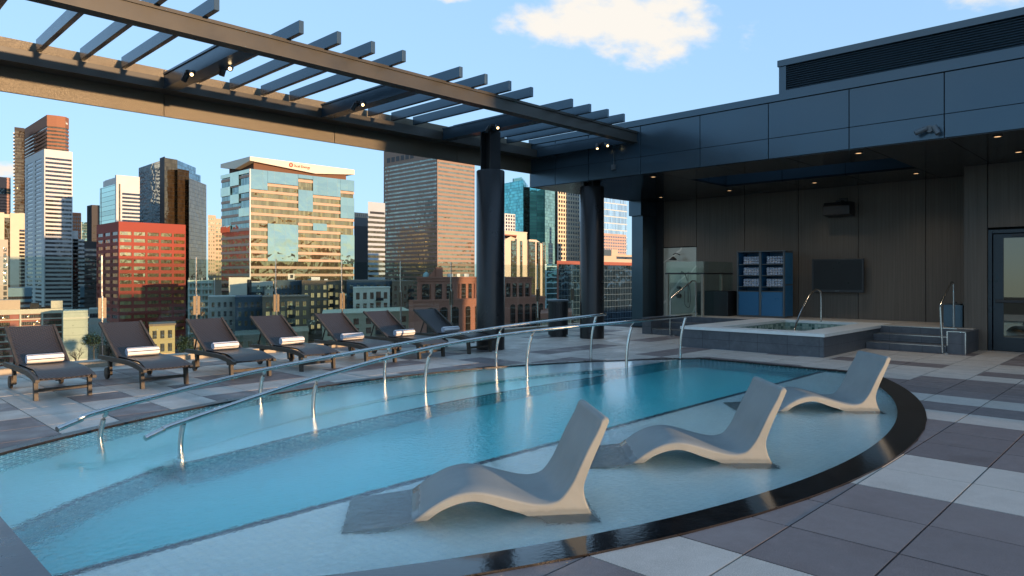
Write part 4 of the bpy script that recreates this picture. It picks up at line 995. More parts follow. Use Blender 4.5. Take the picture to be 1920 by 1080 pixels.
def text_mesh(cu):
    tmp = bpy.data.objects.new('tmp', cu); me = bpy.data.meshes.new_from_object(tmp); bpy.data.objects.remove(tmp); return link('lettering', me)
def city():
    tan = wall_mat('tan_stone', (.50, .40, .30)); cream = wall_mat('cream_concrete', (.62, .55, .42)); white = wall_mat('white_concrete', (.62, .62, .60))
    brown = wall_mat('brown_stone', (.30, .13, .07), 1.9); red = wall_mat('red_granite', (.30, .055, .035)); brick = wall_mat('salmon_brick', (.36, .145, .095), .6); dk = wall_mat('dark_stone', (.05, .045, .045))
    pink = wall_mat('pink_spandrel', (.52, .36, .26)); grey = wall_mat('grey_render', (.38, .39, .35)); nav = wall_mat('navy_cladding', (.055, .09, .12)); brn = wall_mat('brown_cladding', (.21, .155, .105)); sage = wall_mat('sage_render', (.55, .54, .38)); wh = wall_mat('white_render', (.66, .62, .52))
    # --- brown tower with facets
    t = box_tower('office_tower', 'tall brown faceted tower with white lettering under its top, far left', 'tower', 88, 800, 43, 131, 215, brown)
    LX, LY, zt = t.LX, t.LY, t.zt; c = 8.
    def foot(i): return [(i, LY), (i, i), (c * 1.1 + i * .3, -3 + i), (c * 2.2 + i * .3, -3 + i), (LX - i, 4 + i), (LX - i, LY)]
    m = MB().prism(foot(0), zt - 13, zt); z = zt - 13; ribs = []
    t0 = z
    m.prism(foot(1.2), GZ, zt - 1)
    while z > 20: ribs.append((z - 2.0, z)); m.prism(foot(0), z - 4.2, z - 2.0); z -= 4.2
    m.prism(foot(0), GZ, z); t.part('wall', m, brown)
    for a, b in ribs: t.part('window_band', MB().prism(foot(.5), a - .02, b + .02), glass_of('bronze'))
    cu = bpy.data.curves.new('lettering', 'FONT'); cu.body = 'Transamerica'; cu.size = 3.6; cu.extrude = .1; cu.materials.append(M['white'])
    o = text_mesh(cu); o.parent = t.T; ang = math.atan2(7, LX - c * 2.2)
    o.location = (c * 2.2 + .3, -3.35, zt - 8.5 - GZ); o.rotation_euler = (math.pi / 2, 0, ang); o.scale = ((LX - c * 2.2) / 22.5, 1.2, 1)
    # darker wing to its left
    t = ribbon_tower('office_tower', 'dark bronze glass tower with pale balcony edges, left of the brown faceted tower', 'tower', 27, 830, 19, 46, 238, dk, glass_of('bronze'), 4.2, .22, 4, 10, LY=25)
    m = MB()
    for k in range(40): m.box(-1.2, .0, 0, 12, t.zt - 8 - k * 4.2, t.zt - 6.6 - k * 4.2)
    t.part('balcony', m, white)
    # --- white banded tower
    t = ribbon_tower('office_tower', 'white tower with dark ribbon windows, second building from the left rising above the roofs', 'tower', 83, 650, 47, 136, 279, white, glass_of('dark'), 3.95, .5, 7.5, -30, piersY=((0, .13), (.46, .58), (.92, 1.0)), piersX=((0, .03), (.97, 1)), inset=.4)
    t2 = place(83, 645, 47, 157, 446)
    m = MB(); LXw = 33; z = t.zt - 83; t.part('lower_wing', MB().box(t.LX - 3, t.LX + 5, 1, 30, GZ, z + 8).box(t.LX - 3, t.LX + 10.5, 1, 30, GZ, z), white)
    for k in range(26): t.part('window_band', MB().box(t.LX + .05, t.LX + 10.56, .96, 29, z - 3.5 - k * 3.95, z - 1.6 - k * 3.95), glass_of('dark'))
    # --- far left group
    t = ribbon_tower('office_building', 'reddish grid office block at the far left edge below the brown tower', 'building', -30, 900, -60, 20, 329, wall_mat('rose_stone', (.42, .24, .18)), glass_of('dark'), 4., .55, 14, 10, LY=30, piersX=[(k / 22., k / 22. + .02) for k in range(22)])
    t.part('glass_band', MB().box(-.2, t.LX + .1, -.25, 0, t.zt - 22, t.zt - 15), glass_of('blue'))
    t = box_tower('office_building', 'cream stone block with a vertical bronze window strip at the left edge', 'building', -20, 560, -60, 46, 397, cream, LY=30)
    X20 = lambda u: on_y(u, t.P.y)[0] - t.P.x
    t.part('wall', MB().box(0, X20(8), 0, 30, GZ, t.zt).box(X20(8), X20(19), 1.5, 30, GZ, t.zt - 1).box(X20(19), X20(36), 0, 30, GZ, t.zt + 0).box(X20(36), X20(46.5), .8, 30, GZ, t.zt + .4), cream)
    t.part('window_strip', MB().box(X20(8) + .1, X20(19) - .1, 1.2, 1.49, GZ, t.zt - 4), glass_of('bronze'))
    for k in range(24): t.part('window_band', MB().box(X20(36) + .1, X20(46.5) - .1, .55, .79, t.zt - 15 - k * 3.0, t.zt - 13.2 - k * 3.0), glass_of('dark'))
    t = box_tower('apartment_tower', 'pale concrete tower cut by the left edge with one column of windows', 'tower', -60, 420, -80, 15, 447, cream, LY=24)
    t.part('wall', MB().box(0, t.LX, 0, 24, GZ, t.zt), wall_mat('sand_concrete', (.5, .4, .32)))
    xw = on_y(10, t.P.y)[0] - t.P.x
    for k in range(16): t.part('window', MB().box(xw - 1., xw + .8, -.05, .1, t.zt - 7.5 - k * 3.4, t.zt - 5. - k * 3.4), glass_of('apt'))
    t = box_tower('office_building', 'small orange brick block with square windows right of the white banded tower', 'building', 130, 900, 120, 152, 398, red, LY=30); w = wall_mat('orange_brick', (.5, .2, .1)); t.part('wall', MB().box(0, t.LX, 0, 30, GZ, t.zt), w); punched(t, 0, t.LX, t.zt - 42, t.zt - 3, 5, 8, 'X', glass_of('dark'), .55, .55)
    t = ribbon_tower('office_building', 'low blue glass block behind the white banded tower', 'building', 12, 480, 5, 60, 540, wall_mat('blue_cladding', (.16, .26, .32)), glass_of('dark'), 3.8, .5, 6, -34, LY=30)
    t = ribbon_tower('office_building', 'low blue banded block between the white banded tower and the red tower', 'building', 150, 600, 140, 190, 538, wall_mat('blue_cladding', (.16, .26, .32)), glass_of('dark'), 4.2, .5, 9, -34, LY=30)
    t = box_tower('office_tower', 'pale green glass block far behind, left of the charcoal slab', 'tower', 150, 980, 145, 166, 416, white, LY=20); t.part('curtain_wall', MB().box(0, t.LX, 0, 20, GZ, t.zt), glass_of('green'))
    t = box_tower('office_tower', 'charcoal slab tower just left of the green glass tower', 'tower', 172, 700, 163, 187, 384, dk); ch = wall_mat('charcoal_stone', (.06, .058, .06))
    t.part('wall', MB().box(0, t.LX, 0, t.LY, GZ, t.zt), ch); punched(t, 1, t.LX - 2, t.zt - 58, t.zt - 18, 2, 6, 'X', glass_of('bronze'), .6, .3)
    t = ribbon_tower('office_building', 'dark banded block in front of the charcoal slab', 'building', 158, 560, 150, 186, 452, dk, glass_of('dark'), 3.9, .5, 6, -30, LY=30)
    # --- green glass and white banded slab
    t = box_tower('office_tower', 'slim tower with pale green glass left side and white banded right side', 'tower', 218, 560, 186, 262, 330, white)
    LX, LY, zt = t.LX, t.LY, t.zt
    t.part('curtain_wall', MB().box(.4, 3, 2, LY, GZ, zt - 6), glass_of('green')); x1 = on_y(229, t.P.y)[0] - t.P.x
    m = MB().box(0, x1, 0, 3, GZ, zt + 1).box(x1, LX, .8, LY, GZ, zt - 1).box(x1, LX, 0, LY, zt - 13, zt + 1.).box(3, x1, 3, LY, GZ, zt)
    z = zt - 13
    while z > -20: m.box(x1, LX, 0, .79, z - 3.1, z - 1.7); z -= 3.1
    t.part('wall', m, white); t.part('window_strip', MB().box(x1 * .42, x1 * .7, -.1, 0, GZ, zt - 6), glass_of('bronze'))
    z = zt - 13
    while z > -20: t.part('window_band', MB().box(x1 + .05, LX - .05, .5, .79, z - 1.7, z), glass_of('dark')); z -= 3.1
    # --- bronze multi facet tower
    P0 = at_depth(260, 640); t = Tower('office_tower', 'dark bronze glass tower with stepped facets behind the red tower', 'tower', at_depth(300, 600), 0, 0, z_at(297, 600))
    Z = t.zt; B0 = t.P
    def loc(u, d): p = at_depth(u, d); return (p.x - B0.x, p.y - B0.y)
    cg = loc(330, 660)
    t.part('left_facet', MB().prism([loc(260, 640), loc(300, 600), loc(302, 640), loc(270, 680)], GZ, Z - 2), glass_of('blue'))
    t.part('dark_pier', MB().prism([loc(299.5, 599), loc(308.5, 590), loc(318, 640), loc(303, 640)], GZ, Z), ch)
    t.part('centre_facet', MB().prism([loc(308.5, 590), loc(332.5, 601), loc(336, 650), loc(310, 650)], GZ, Z - 1), glass_of('bronze'))
    t.part('right_facet', MB().prism([loc(332, 605), loc(367, 648), loc(340, 700), loc(320, 660)], GZ, z_at(312, 640)), glass_of('blue'))
    t.part('low_facet', MB().prism([loc(333, 594), loc(354.5, 606), loc(354, 640), loc(330, 640)], GZ, z_at(318, 600)), glass_of('bronze'))
    t.part('low_facet', MB().prism([loc(354.5, 596), loc(387, 640), loc(376, 690), loc(350, 660)], GZ, z_at(338, 610)), glass_of('bronze'))
    t.part('end_facet', MB().prism([loc(366, 650), loc(376, 660), loc(370, 700), loc(350, 690)], GZ, z_at(326, 650)), glass_of('blue'))
    # --- red tower
    t = box_tower('office_tower', 'square red granite tower with gold reflecting windows', 'tower', 222.5, 360, 181, 348, 415, red); LX, LY, zt = t.LX, t.LY, t.zt
    zs = zt - 4.2; nz = 15; ze = zs - nz * 3.62; m = MB().box(.6, LX, .6, LY, GZ, zt - .4).box(0, LX, 0, LY, zt - 4.2, zt).box(0, LX, 0, LY, GZ, ze)
    mm = MB()
    recess_grid(mm, LX, ze, zs, 5, nz, 'X', .84, .5); recess_grid(mm, LY, ze, zs, 3, nz, 'Y', .78, .5)
    for v in mm.v: pass
    mm.v = [(v[0] + (.6 if v[0] < .01 and False else 0), v[1], v[2]) for v in mm.v]
    # shift the skin so that its outer face is flush with the cornice
    mx = MB(); recess_grid(mx, LX, ze, zs, 5, nz, 'X', .84, .5, .6); mx.v = [(v[0], v[1] + .598, v[2]) for v in mx.v]
    my = MB(); recess_grid(my, LY, ze, zs, 3, nz, 'Y', .78, .5, .6, .6); my.v = [(v[0] + .598, v[1], v[2]) for v in my.v]
    m.add(mx.v, mx.f); m.add(my.v, my.f); t.part('wall', m, red)
    pr = MB()
    ch_ = (zs - ze) / nz
    def pane(face, i, j, n, L, g, off=0.):
        cw = (L - off) / n; c = off + cw * (i + .5); z = zs - ch_ * (j + .5); w = cw * .44; h = ch_ * .27
        b = MB().box(c - w, c + w, .3, .42, z - h, z + h) if face == 'X' else MB().box(.3, .42, c - w, c + w, z - h, z + h); t.part('window', b, g)
    for j in range(nz):
        for i in range(5):
            if t.count < 75: pane('X', i, j, 5, LX, office_glass('gold_window', (.72, .52, .26), .9, .05, 1.5, 0., .06, .2, .2)); t.count += 1
    rest = MB()
    for j in range(nz):
        for i in range(2 if j > 7 else 3): pane('Y', i, j, 3, LY, glass_of('dark'), .6)
    # --- corner glass tower with overhanging white roof and company sign
    t = box_tower('office_tower', 'gold glass office tower with a white overhanging roof and a red logo', 'tower', 469, 340, 414.5, 664, 316.5, pink); LX, LY, zt = t.LX, t.LY, t.zt
    am = glass_of('amber'); nf = 15; fh = (zt - z_at(532, 340)) / nf; ztop = zt
    cq = MB().box(.35, LX - .3, .35, LY, GZ, zt); cq.m[5] = 1; t.part('core', cq, (am, office_glass('cool_glass', (.25, .36, .34), .85, .03, 1.25, 0., .1, .3, .15)))  # left face gets a cooler glass copy, colouring in its unlit-side reflection
    xb = [on_y(360 + u / 4, t.P.y)[0] - t.P.x for u in (437, 565, 680, 795, 905, 1010, 1112, 1217)]; xb[0] = 0; xb[-1] = LX
    yb = [on_x(360 + u / 4, t.P.x)[0] - t.P.y for u in (437, 355, 290, 218)]; yb[0] = 0; yb[-1] = LY
    patches = [(0, 1, 0, 2.6), (1, 3, 0, 1.6), (3, 4, 0, .5), (3, 4, 2.1, 5.0), (4, 6, 0, 2.6), (6, 7, 0, 1.6), (6, 7, 2.6, 5.6), (1, 3, 7.0, 12.0), (4, 5, 6.6, 7.6), (6, 7, 8.0, 12.2)]
    lp = [(1, 2, 0, 1.8), (0, 1, 2.0, 3.0), (2, 3, 1.8, 3.0), (1, 2, 3.0, 4.2), (0, 1, 5.0, 6.1), (2, 3, 7.1, 8.0), (0, 1, 0, .5), (2, 3, 0, .5)]
    def cov(b, f, ps): return any(a <= b < c and lo - .35 < f < hi - .1 for a, c, lo, hi in ps)
    m = MB()
    for f in range(1, nf + 12):
        z = zt - fh * f
        for b in range(7):
            if not cov(b, f, patches): m.box(xb[b], xb[b + 1], 0, .34, z - .05, z + 1.25)
        for b in range(3):
            if not cov(b, f, lp): m.box(0, .34, yb[b] + (.35 if b == 0 else 0), yb[b + 1], z - .05, z + 1.25)
    t.part('spandrels', m, pink)
    for (a, c, lo, hi) in patches: t.part('glass_panel', MB().box(xb[a] + .05, xb[c] - .05, -.35, -.01, zt - hi * fh, zt - lo * fh), glass_of('silver'))
    for (a, c, lo, hi) in lp: t.part('glass_panel', MB().box(-.35, -.01, yb[a] + .05, yb[c] - .05, zt - hi * fh, zt - lo * fh), glass_of('silver'))
    t.part('corner_fin', MB().box(-.4, .1, -.4, .1, GZ, zt), M['white'])
    t.part('penthouse', MB().box(3.0, LX - 3.5, 2.5, LY - 3, zt, zt + 5), wall_mat('penthouse_brown', (.16, .08, .05)))
    rf = MB(); e = .2; hi = zt + 6.0
    def rfz(x, y): return hi
    A = [(-e, -e), (LX + e, -e), (LX + e, LY + e), (-e, LY + e)]
    mid = LX * .55
    # folded fascia: deepest in the middle of each side
    top = [(x, y, hi + .3) for x, y in A]
    V = [(-e, -e, hi), (LX + e, -e, hi), (LX + e, LY + e, hi), (-e, LY + e, hi), (-e, -e, hi - 2.0), (LX * .6, -e, hi - 4.6), (LX + e, -e, hi - 2.6), (LX + e, LY + e, hi - 2.6), (-e, LY + e, hi - 2.), (-e, LY * .5, hi - 4.3), (LX * .6, LY * .5, hi - 4.4)]
    rf.add(V, [(0, 1, 2, 3), (0, 4, 5, 6, 1), (1, 6, 7, 2), (2, 7, 8, 3), (0, 3, 8, 9, 4), (4, 9, 10, 5), (5, 10, 7, 6), (9, 8, 7, 10)])
    rfo = t.part('roof', rf, wall_mat('white_roof', (.75, .68, .55)))
    lg = MB(); xs_ = LX * .36; cz = hi - 1.7
    ring = [(xs_ + 1.15 * math.cos(a) * .8, cz + 1.15 * math.sin(a)) for a in frange(math.radians(100), math.radians(285), 12)] + [(xs_ + .5 * math.cos(a) * .8 + .1, cz + .75 * math.sin(a)) for a in frange(math.radians(280), math.radians(110), 12)]
    lg.extrude_prof(ring, lambda p, q: (p[0], q, p[1]), -.5, -.22)
    ring2 = [(2 * xs_ - x + .25, 2 * cz - z) for x, z in ring]; lg.extrude_prof(ring2, lambda p, q: (p[0], q, p[1]), -.5, -.22)
    t.part('logo', lg, plain('logo_red', (.55, .03, .02), .5), rfo)
    cu = bpy.data.curves.new('lettering', 'FONT'); cu.body = 'Xcel Energy'; cu.size = 1.9; cu.extrude = .08; cu.materials.append(plain('lettering_red', (.25, .04, .03), .5)); o = text_mesh(cu); o.parent = t.T
    o.location = (xs_ + 1.7, -.4, hi - 2.5 - GZ); o.rotation_euler = (math.pi / 2, 0, 0)
    # --- between: sparkling block, ribbed tower, banded slab
    t = box_tower('apartment_tower', 'sunlit stepped brick apartment tower behind, left of the gold glass tower', 'tower', 390, 700, 384, 416, 403, tan, LY=30); t.part('wall', MB().box(0, t.LX * .55, 0, 30, GZ, t.zt).box(t.LX * .55, t.LX, 1, 30, GZ, t.zt - 3), tan)
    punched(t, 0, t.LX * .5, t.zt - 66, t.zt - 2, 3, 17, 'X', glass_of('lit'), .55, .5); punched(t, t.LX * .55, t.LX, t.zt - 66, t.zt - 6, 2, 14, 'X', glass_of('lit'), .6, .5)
    t = box_tower('office_tower', 'dark tower with vertical ribs right of the gold glass tower', 'tower', 664, 640, 655, 691, 407, dk, LY=30)
    m = MB().box(0, t.LX, .8, 30, GZ, t.zt - 8).box(0, t.LX, 0, 30, t.zt - 8, t.zt); t.part('wall', m, wall_mat('grey_stone', (.14, .145, .15)))
    for k in range(9): t.part('rib', MB().box(t.LX * k / 9 + .2, t.LX * k / 9 + .8, 0, .79, GZ, t.zt - 8), wall_mat('grey_stone', (.14, .145, .15)))
    t = box_tower('building', 'small sunlit rooftop block behind the ribbed dark tower', 'building', 664, 800, 660, 690, 398, tan, LY=20); t.part('wall', MB().box(0, t.LX, 0, 20, GZ, t.zt), tan); punched(t, 0, t.LX, t.zt - 6, t.zt, 7, 1, 'X', glass_of('dark'), .5, .5)
    t = ribbon_tower('office_tower', 'pale blue banded slab between the ribbed dark tower and the big grid tower', 'tower', 690, 590, 680, 722, 378, wall_mat('pale_blue_stone', (.42, .47, .52)), glass_of('bronze'), 4.15, .48, 12, -30, LY=30)
    t.part('vent_row', MB().box(2, t.LX - .5, -.08, 0, t.zt - 10, t.zt - 8), M['black'])
    # --- big grid tower
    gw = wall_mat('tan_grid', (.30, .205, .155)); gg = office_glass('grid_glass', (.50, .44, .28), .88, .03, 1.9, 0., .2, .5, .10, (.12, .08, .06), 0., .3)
    t = ribbon_tower('office_tower', 'big tan grid tower with a sunlit right face behind the pergola column', 'tower', 820, 670, 719.5, 890, 290, gw, gg, 4.0, .55, 2.5, -25, piersX=[(0, .015), (.985, 1)], piersY=[(0, .01), (.99, 1)], inset=.25, glassL=office_glass('grid_glass_cool', (.34, .38, .33), .85, .03, 1.9, 0., .2, .5, .10, (.08, .08, .08)))  # cooler copy of the glass paints the bluish reflection on the left face
    t.part('crown', MB().box(.0, t.LX, .5, t.LY, t.zt, t.zt + 14), gw)
    for k in range(6): t.part('vent', MB().box(-.1, .0, t.LY * (.42 + .09 * k), t.LY * (.485 + .09 * k), t.zt + 1, t.zt + 6), M['black'])
    # --- teal glass tower group
    t = box_tower('office_tower', 'turquoise glass tower seen between the two round columns', 'tower', 993, 900, 978, 1046, 330, white)
    loc0 = t.P
    def loc(u, d): p = at_depth(u, d); return (p.x - loc0.x, p.y - loc0.y)
    t.part('left_facet', MB().prism([loc(946, 940), loc(981, 905), loc(990, 960), loc(955, 990)], GZ, z_at(340, 920)), glass_of('teal'))
    t.part('top_box', MB().prism([loc(961, 930), loc(978, 915), loc(985, 950), loc(966, 960)], z_at(341, 920), z_at(333, 920)), glass_of('green'))
    t.part('dark_slot', MB().prism([loc(980, 912), loc(994, 915), loc(994, 960), loc(982, 960)], GZ, z_at(350, 910)), office_glass('slot_glass', (.10, .07, .05), .7, .1, 2., 3.9, .1))
    t.part('right_facet', MB().prism([loc(993, 900), loc(1022, 905), loc(1030, 960), loc(993, 960)], GZ, z_at(325, 900)), glass_of('teal'))
    t.part('corner_facet', MB().prism([loc(1022, 905), loc(1046, 935), loc(1046, 990), loc(1026, 960)], GZ, z_at(325, 900)), office_glass('teal_gold_glass', (.60, .66, .45), .95, .02, 3., 3.9, .05, .5, .06, (.2, .2, .12)))
    t.part('white_strip', MB().prism([loc(1044.5, 930), loc(1046, 930), loc(1046, 950), loc(1044.5, 950)], GZ, z_at(325, 900)), white)
    t = box_tower('office_tower', 'white tower with a regular grid of square windows right of the turquoise tower', 'tower', 1046, 820, 1040, 1087, 330, white, LY=30); w2 = wall_mat('ivory_stone', (.66, .58, .44)); t.part('wall', MB().box(0, t.LX, 0, 30, GZ, t.zt), w2)
    punched(t, .5, t.LX - .3, z_at(488, 820), z_at(340, 820), 9, 18, 'X', glass_of('dark'), .6, .6)
    t = box_tower('office_building', 'small white grid block in front of the turquoise tower beside the round column', 'building', 946, 720, 930, 966, 400, white, LY=20); t.part('wall', MB().box(0, t.LX, 0, 20, GZ, t.zt), white); punched(t, 1, t.LX, z_at(433, 720), z_at(401, 720), 4, 5, 'X', glass_of('dark'), .6, .65)
    t = box_tower('office_tower', 'narrow brown tower sliver right of the white grid tower', 'tower', 1087, 850, 1086, 1091, 415, brown, LY=20); t.part('wall', MB().box(0, t.LX, 0, 20, GZ, t.zt), brown); punched(t, 0, t.LX, -20, t.zt - 3, 1, 14, 'X', glass_of('dark'), .5, .5)
    # --- ivory blocks with vertical strips
    iv = wall_mat('ivory_panel', (.62, .52, .40))
    t = box_tower('office_building', 'ivory building with gabled parapets and vertical window strips behind the brick arcade', 'building', 942, 400, 930, 1023, 440, iv, LY=25)
    Xl = lambda u: on_y(u, t.P.y)[0] - t.P.x
    segs = [(942, 958, 452, 442), (958, 969, 442, 446), (969, 975, 446, 452), (975, 992, 450, 446), (992, 1006, 446, 446), (1006, 1013, 446, 450), (1013, 1023, 452, 456)]
    m = MB()
    for i, (a, b, va, vb) in enumerate(segs):
        x0, x1 = Xl(a), Xl(b); y0 = 0 if i % 2 == 0 else 1.5
        za, zb_ = z_at(va, 400), z_at(vb, 400); m.add([(x0, y0, GZ), (x1, y0, GZ), (x1, y0, zb_), (x0, y0, za), (x0, 22, GZ), (x1, 22, GZ), (x1, 22, zb_), (x0, 22, za)], [(0, 1, 2, 3), (4, 7, 6, 5), (3, 2, 6, 7), (0, 3, 7, 4), (1, 5, 6, 2)])
    t.part('wall', m, iv)
    for a, b in ((958.5, 968), (975, 979), (992, 1003), (1008, 1012), (1017, 1022)):
        n = 0 if a in (975, 1017) else 0; x0, x1 = Xl(a), Xl(b); t.part('window_strip', MB().box(x0, x1, -.3, 1.6, GZ, z_at(450, 400)), office_glass('strip_glass', (.30, .33, .22), .85, .05, 1.8, 3.2, .12, .5, .3, (.02, .02, .02)))
    t.part('cap', MB().box(Xl(942), Xl(968), -.4, 22, z_at(441, 400), z_at(439, 400)), brick)
    t = box_tower('office_building', 'plain ivory block rising behind the gabled ivory building', 'building', 944, 440, 930, 988, 434, iv, LY=20); t.part('wall', MB().box(0, t.LX, 0, 20, GZ, t.zt), iv)
    t.part('parapet', MB().box(-.2, t.LX + .2, -.2, 20.2, t.zt, t.zt + .5), iv)
    t = box_tower('office_tower', 'dark teal glass block between the ivory building and the navy glass block', 'building', 1022, 330, 1015, 1046, 470, white, LY=20); t.part('curtain_wall', MB().box(0, t.LX, 0, 20, GZ, z_at(495, 330)), office_glass('stripe_teal', (.10, .22, .24), .8, .04, 9., 2.6, .12, .3, .2, (.45, .6, .6))); t.part('stair_tower', MB().box(t.LX * .25, t.LX * .6, 1, 12, GZ, z_at(455, 330)), glass_of('navy')); t.part('spire', MB().box(t.LX * .35, t.LX * .5, 3, 6, z_at(455, 330), z_at(424, 330)), glass_of('navy'))
    # --- navy glass block with red-brown cornice
    t = box_tower('office_building', 'navy glass office block with a red-brown cornice behind the litter bin', 'building', 1044, 230, 1040, 1200, 489, brick, LY=30)
    t.part('curtain_wall', MB().box(.9, t.LX, .4, 30, GZ, t.zt - 1), glass_of('navy')); t.part('cornice', MB().box(-.6, t.LX, -.6, 30, t.zt - 1.1, t.zt), wall_mat('red_metal', (.30, .09, .06))); t.part('corner_pier', MB().box(0, .9, 0, 1, GZ, t.zt - 1.1), wall_mat('red_metal', (.30, .09, .06)))
    t = box_tower('office_tower', 'pale mirror glass tower with fine vertical mullions right of the far round column', 'tower', 1120, 800, 1110, 1176, 320, white, LY=20); t.part('curtain_wall', MB().box(0, t.LX, 0, 20, GZ, t.zt), office_glass('mirror_glass', (.72, .80, .82), .95, .02, 2.6, 7.8, .12, .15, .05, (.45, .52, .55)))
    # a reflection in the mirror tower built as a solid block, then low roofs
    t = box_tower('office_building', 'pale windowed block standing in for a reflection in the mirror glass tower', 'building', 1128, 700, 1120, 1174, 437, tan, LY=20); t.part('wall', MB().box(0, t.LX, 0, 20, GZ, t.zt), wall_mat('rose_render', (.5, .33, .27))); punched(t, 0, t.LX, z_at(475, 700), z_at(440, 700), 14, 6, 'X', glass_of('blue'), .6, .5)
    t = box_tower('building', 'low tan building with a dark sign box right of the far round column', 'building', 1128, 400, 1120, 1188, 476, tan, LY=20); t.part('wall', MB().box(0, t.LX, 0, 20, GZ, t.zt).box(t.LX * .3, t.LX * .5, 1, 8, t.zt, t.zt + 3), tan); t.part('sign_box', MB().box(0, t.LX * .28, -.3, 2, t.zt - 1, t.zt + 2.5), nav); t.part('window_band', MB().box(t.LX * .45, t.LX * .98, -.1, 0, t.zt - 2.6, t.zt - 1.2), glass_of('dark'))
    # --- brick arcade building
    t = box_tower('brick_building', 'salmon brick building with tall arched windows in front of the round column', 'building', 783, 190, 760, 996, 519, brick, LY=40)
    Xl = lambda u: on_y(u, t.P.y)[0] - t.P.x
    ztp = t.zt; xe = Xl(996); x2 = Xl(1013)
    m = MB().box(0, xe, 0, 40, GZ, ztp)
    for k, (dz_, pr_) in enumerate([(.0, .5), (.7, .3), (1.5, .15)]): m.box(-pr_, xe + pr_, -pr_, 0, ztp - dz_ - .5, ztp - dz_)
    z2 = z_at(562, 190)
    m.box(-3, xe + .01, -2., 0, GZ, z2).box(xe, x2, -2, 20, GZ, z2).box(-3.3, x2 + .3, -2.3, -2, z2 - .6, z2).box(-3.15, x2 + .15, -2.15, -2, z2 - 1.4, z2 - .7)
    for a, b in ((783, 800), (812, 818), (832, 848), (888, 892)): pass
    for u in (783, 808, 829, 848, 861, 890, 905, 919, 932, 945, 957, 969, 981, 993): m.box(Xl(u) - .25, Xl(u) + .55, -.35, 0, z2, ztp - 2.)
    t.part('wall', m, brick)
    t.part('chimney', MB().box(Xl(818), Xl(831), 4, 8, ztp, z_at(500, 190)), brick)
    vs = [(Xl(803), 4.2, ztp), (Xl(818), 4.2, ztp), (Xl(818), 4.2, z_at(501, 190)), (Xl(803), 7.8, ztp), (Xl(818), 7.8, ztp), (Xl(818), 7.8, z_at(501, 190))]
    t.part('sloped_roof', MB().add(vs, [(0, 1, 2), (3, 5, 4), (0, 2, 5, 3), (0, 3, 4, 1), (1, 4, 5, 2)]), brick)
    arch_g = office_glass('arch_glass', (.12, .09, .07), .75, .05, .9, 2.0, .09, .2, .3)
    def arches(us, z0, z1, y):
        for a, b in us:
            x0, x1 = Xl(a), Xl(b); W2 = (x1 - x0) / 2; c = (x0 + x1) / 2; H = z1 - z0
            pts = [(-W2, 0), (W2, 0), (W2, H - W2 * .55)] + [(W2 * math.cos(q), H - W2 * .55 + W2 * .55 * math.sin(q)) for q in frange(0, math.pi, 8)[1:-1]] + [(-W2, H - W2 * .55)]
            t.part('window', MB().extrude_prof(pts, lambda p, q: (p[0] + c, q, p[1] + z0), y - .12, y + .2), arch_g)
            t.part('window_surround', MB().extrude_prof([(x * 1.12, z * 1.03) for x, z in pts], lambda p, q: (p[0] + c, q, p[1] + z0 - .1), y - .06, y + .1), brick)
    up = [(791, 805), (816, 830), (837, 851), (864, 873), (878, 884)] + [(893, 901), (908, 916), (921.5, 930), (948, 956), (959.5, 967.5), (971, 979), (982.5, 991)]
    arches(up, z_at(572, 190), z_at(531, 190), 0)
    arches([(791, 805), (816, 830), (837, 851), (864, 873), (882, 889), (948, 957), (962, 971), (975, 984), (988, 997), (1002, 1009)], z_at(640, 190), z_at(577, 190), -2.)
    for u, w in ((840, 10), (858, 6), (872, 9)): t.part('roof_unit', MB().box(Xl(u), Xl(u + w), 3, 6, ztp, ztp + .9), M['white'])
    # cupola
    t.part('cupola', MB().lathe([(0, ztp - .2), (1.2, ztp - .2), (1.2, ztp + .4), (.95, ztp + .9), (.4, ztp + 1.3), (.05, ztp + 1.45), (.05, ztp + 2.1), (0, ztp + 2.1)], (Xl(799), 6), 16), wall_mat('pale_copper', (.3, .42, .42)))
    t = box_tower('building', 'low red brick range with a pale gallery right of the arcade building', 'building', 1013, 200, 1005, 1075, 588, brick, LY=20); t.part('wall', MB().box(0, t.LX, 0, 20, t.zt - 1.6, t.zt).box(0, t.LX, 1.5, 20, GZ, t.zt - 1.6), brick); t.part('gallery_wall', MB().box(0, t.LX, 1.2, 1.49, GZ, t.zt - 1.7), sage)
    for k in range(6): t.part('post', MB().box(t.LX * k / 6 + .4, t.LX * k / 6 + .75, .1, .5, GZ, t.zt - 1.6), brick)
    # --- apartment blocks
    def apt(label, uc, d, uL, uR, vt, mat, nx, nz, glass, fh=3.1, LY=18, side=None, w=.45, hfr=.55, sidemat=None, bal=(), cap=None):
        t = box_tower('apartment_block', label, 'apartment block', uc, d, uL, uR, vt, mat, LY=LY, group='apartment blocks below the towers')
        t.part('wall', MB().box(0, t.LX, 0, t.LY, GZ, t.zt), mat); t.part('parapet', MB().box(-.15, t.LX + .15, -.15, t.LY, t.zt, t.zt + .45), cap or mat)
        z1 = t.zt - .8; z0 = z1 - nz * fh
        skipf = (lambda i, j: i in bal) if bal else None
        punched(t, .5, t.LX - .5, z0, z1, nx, nz, 'X', glass, w, hfr, skip=skipf)
        if side: punched(t, .5, t.LY - .5, z0, z1, side, nz, 'Y', glass_of('apt'), .4, .5)
        cw = (t.LX - 1) / nx
        for b in bal:
            x0 = .5 + b * cw
            for j in range(nz):
                z = z1 - j * fh
                nb = t.part('balcony', MB().box(x0, x0 + cw * .92, -1.3, -.05, z - fh + .1, z - fh + .25).box(x0, x0 + cw * .92, -1.3, -1.25, z - fh + .25, z - fh + 1.2), M['black']); t.part('balcony_door', MB().box(x0 + .3, x0 + cw * .8, -.06, .1, z - fh + .2, z - .5), glass)
        return t
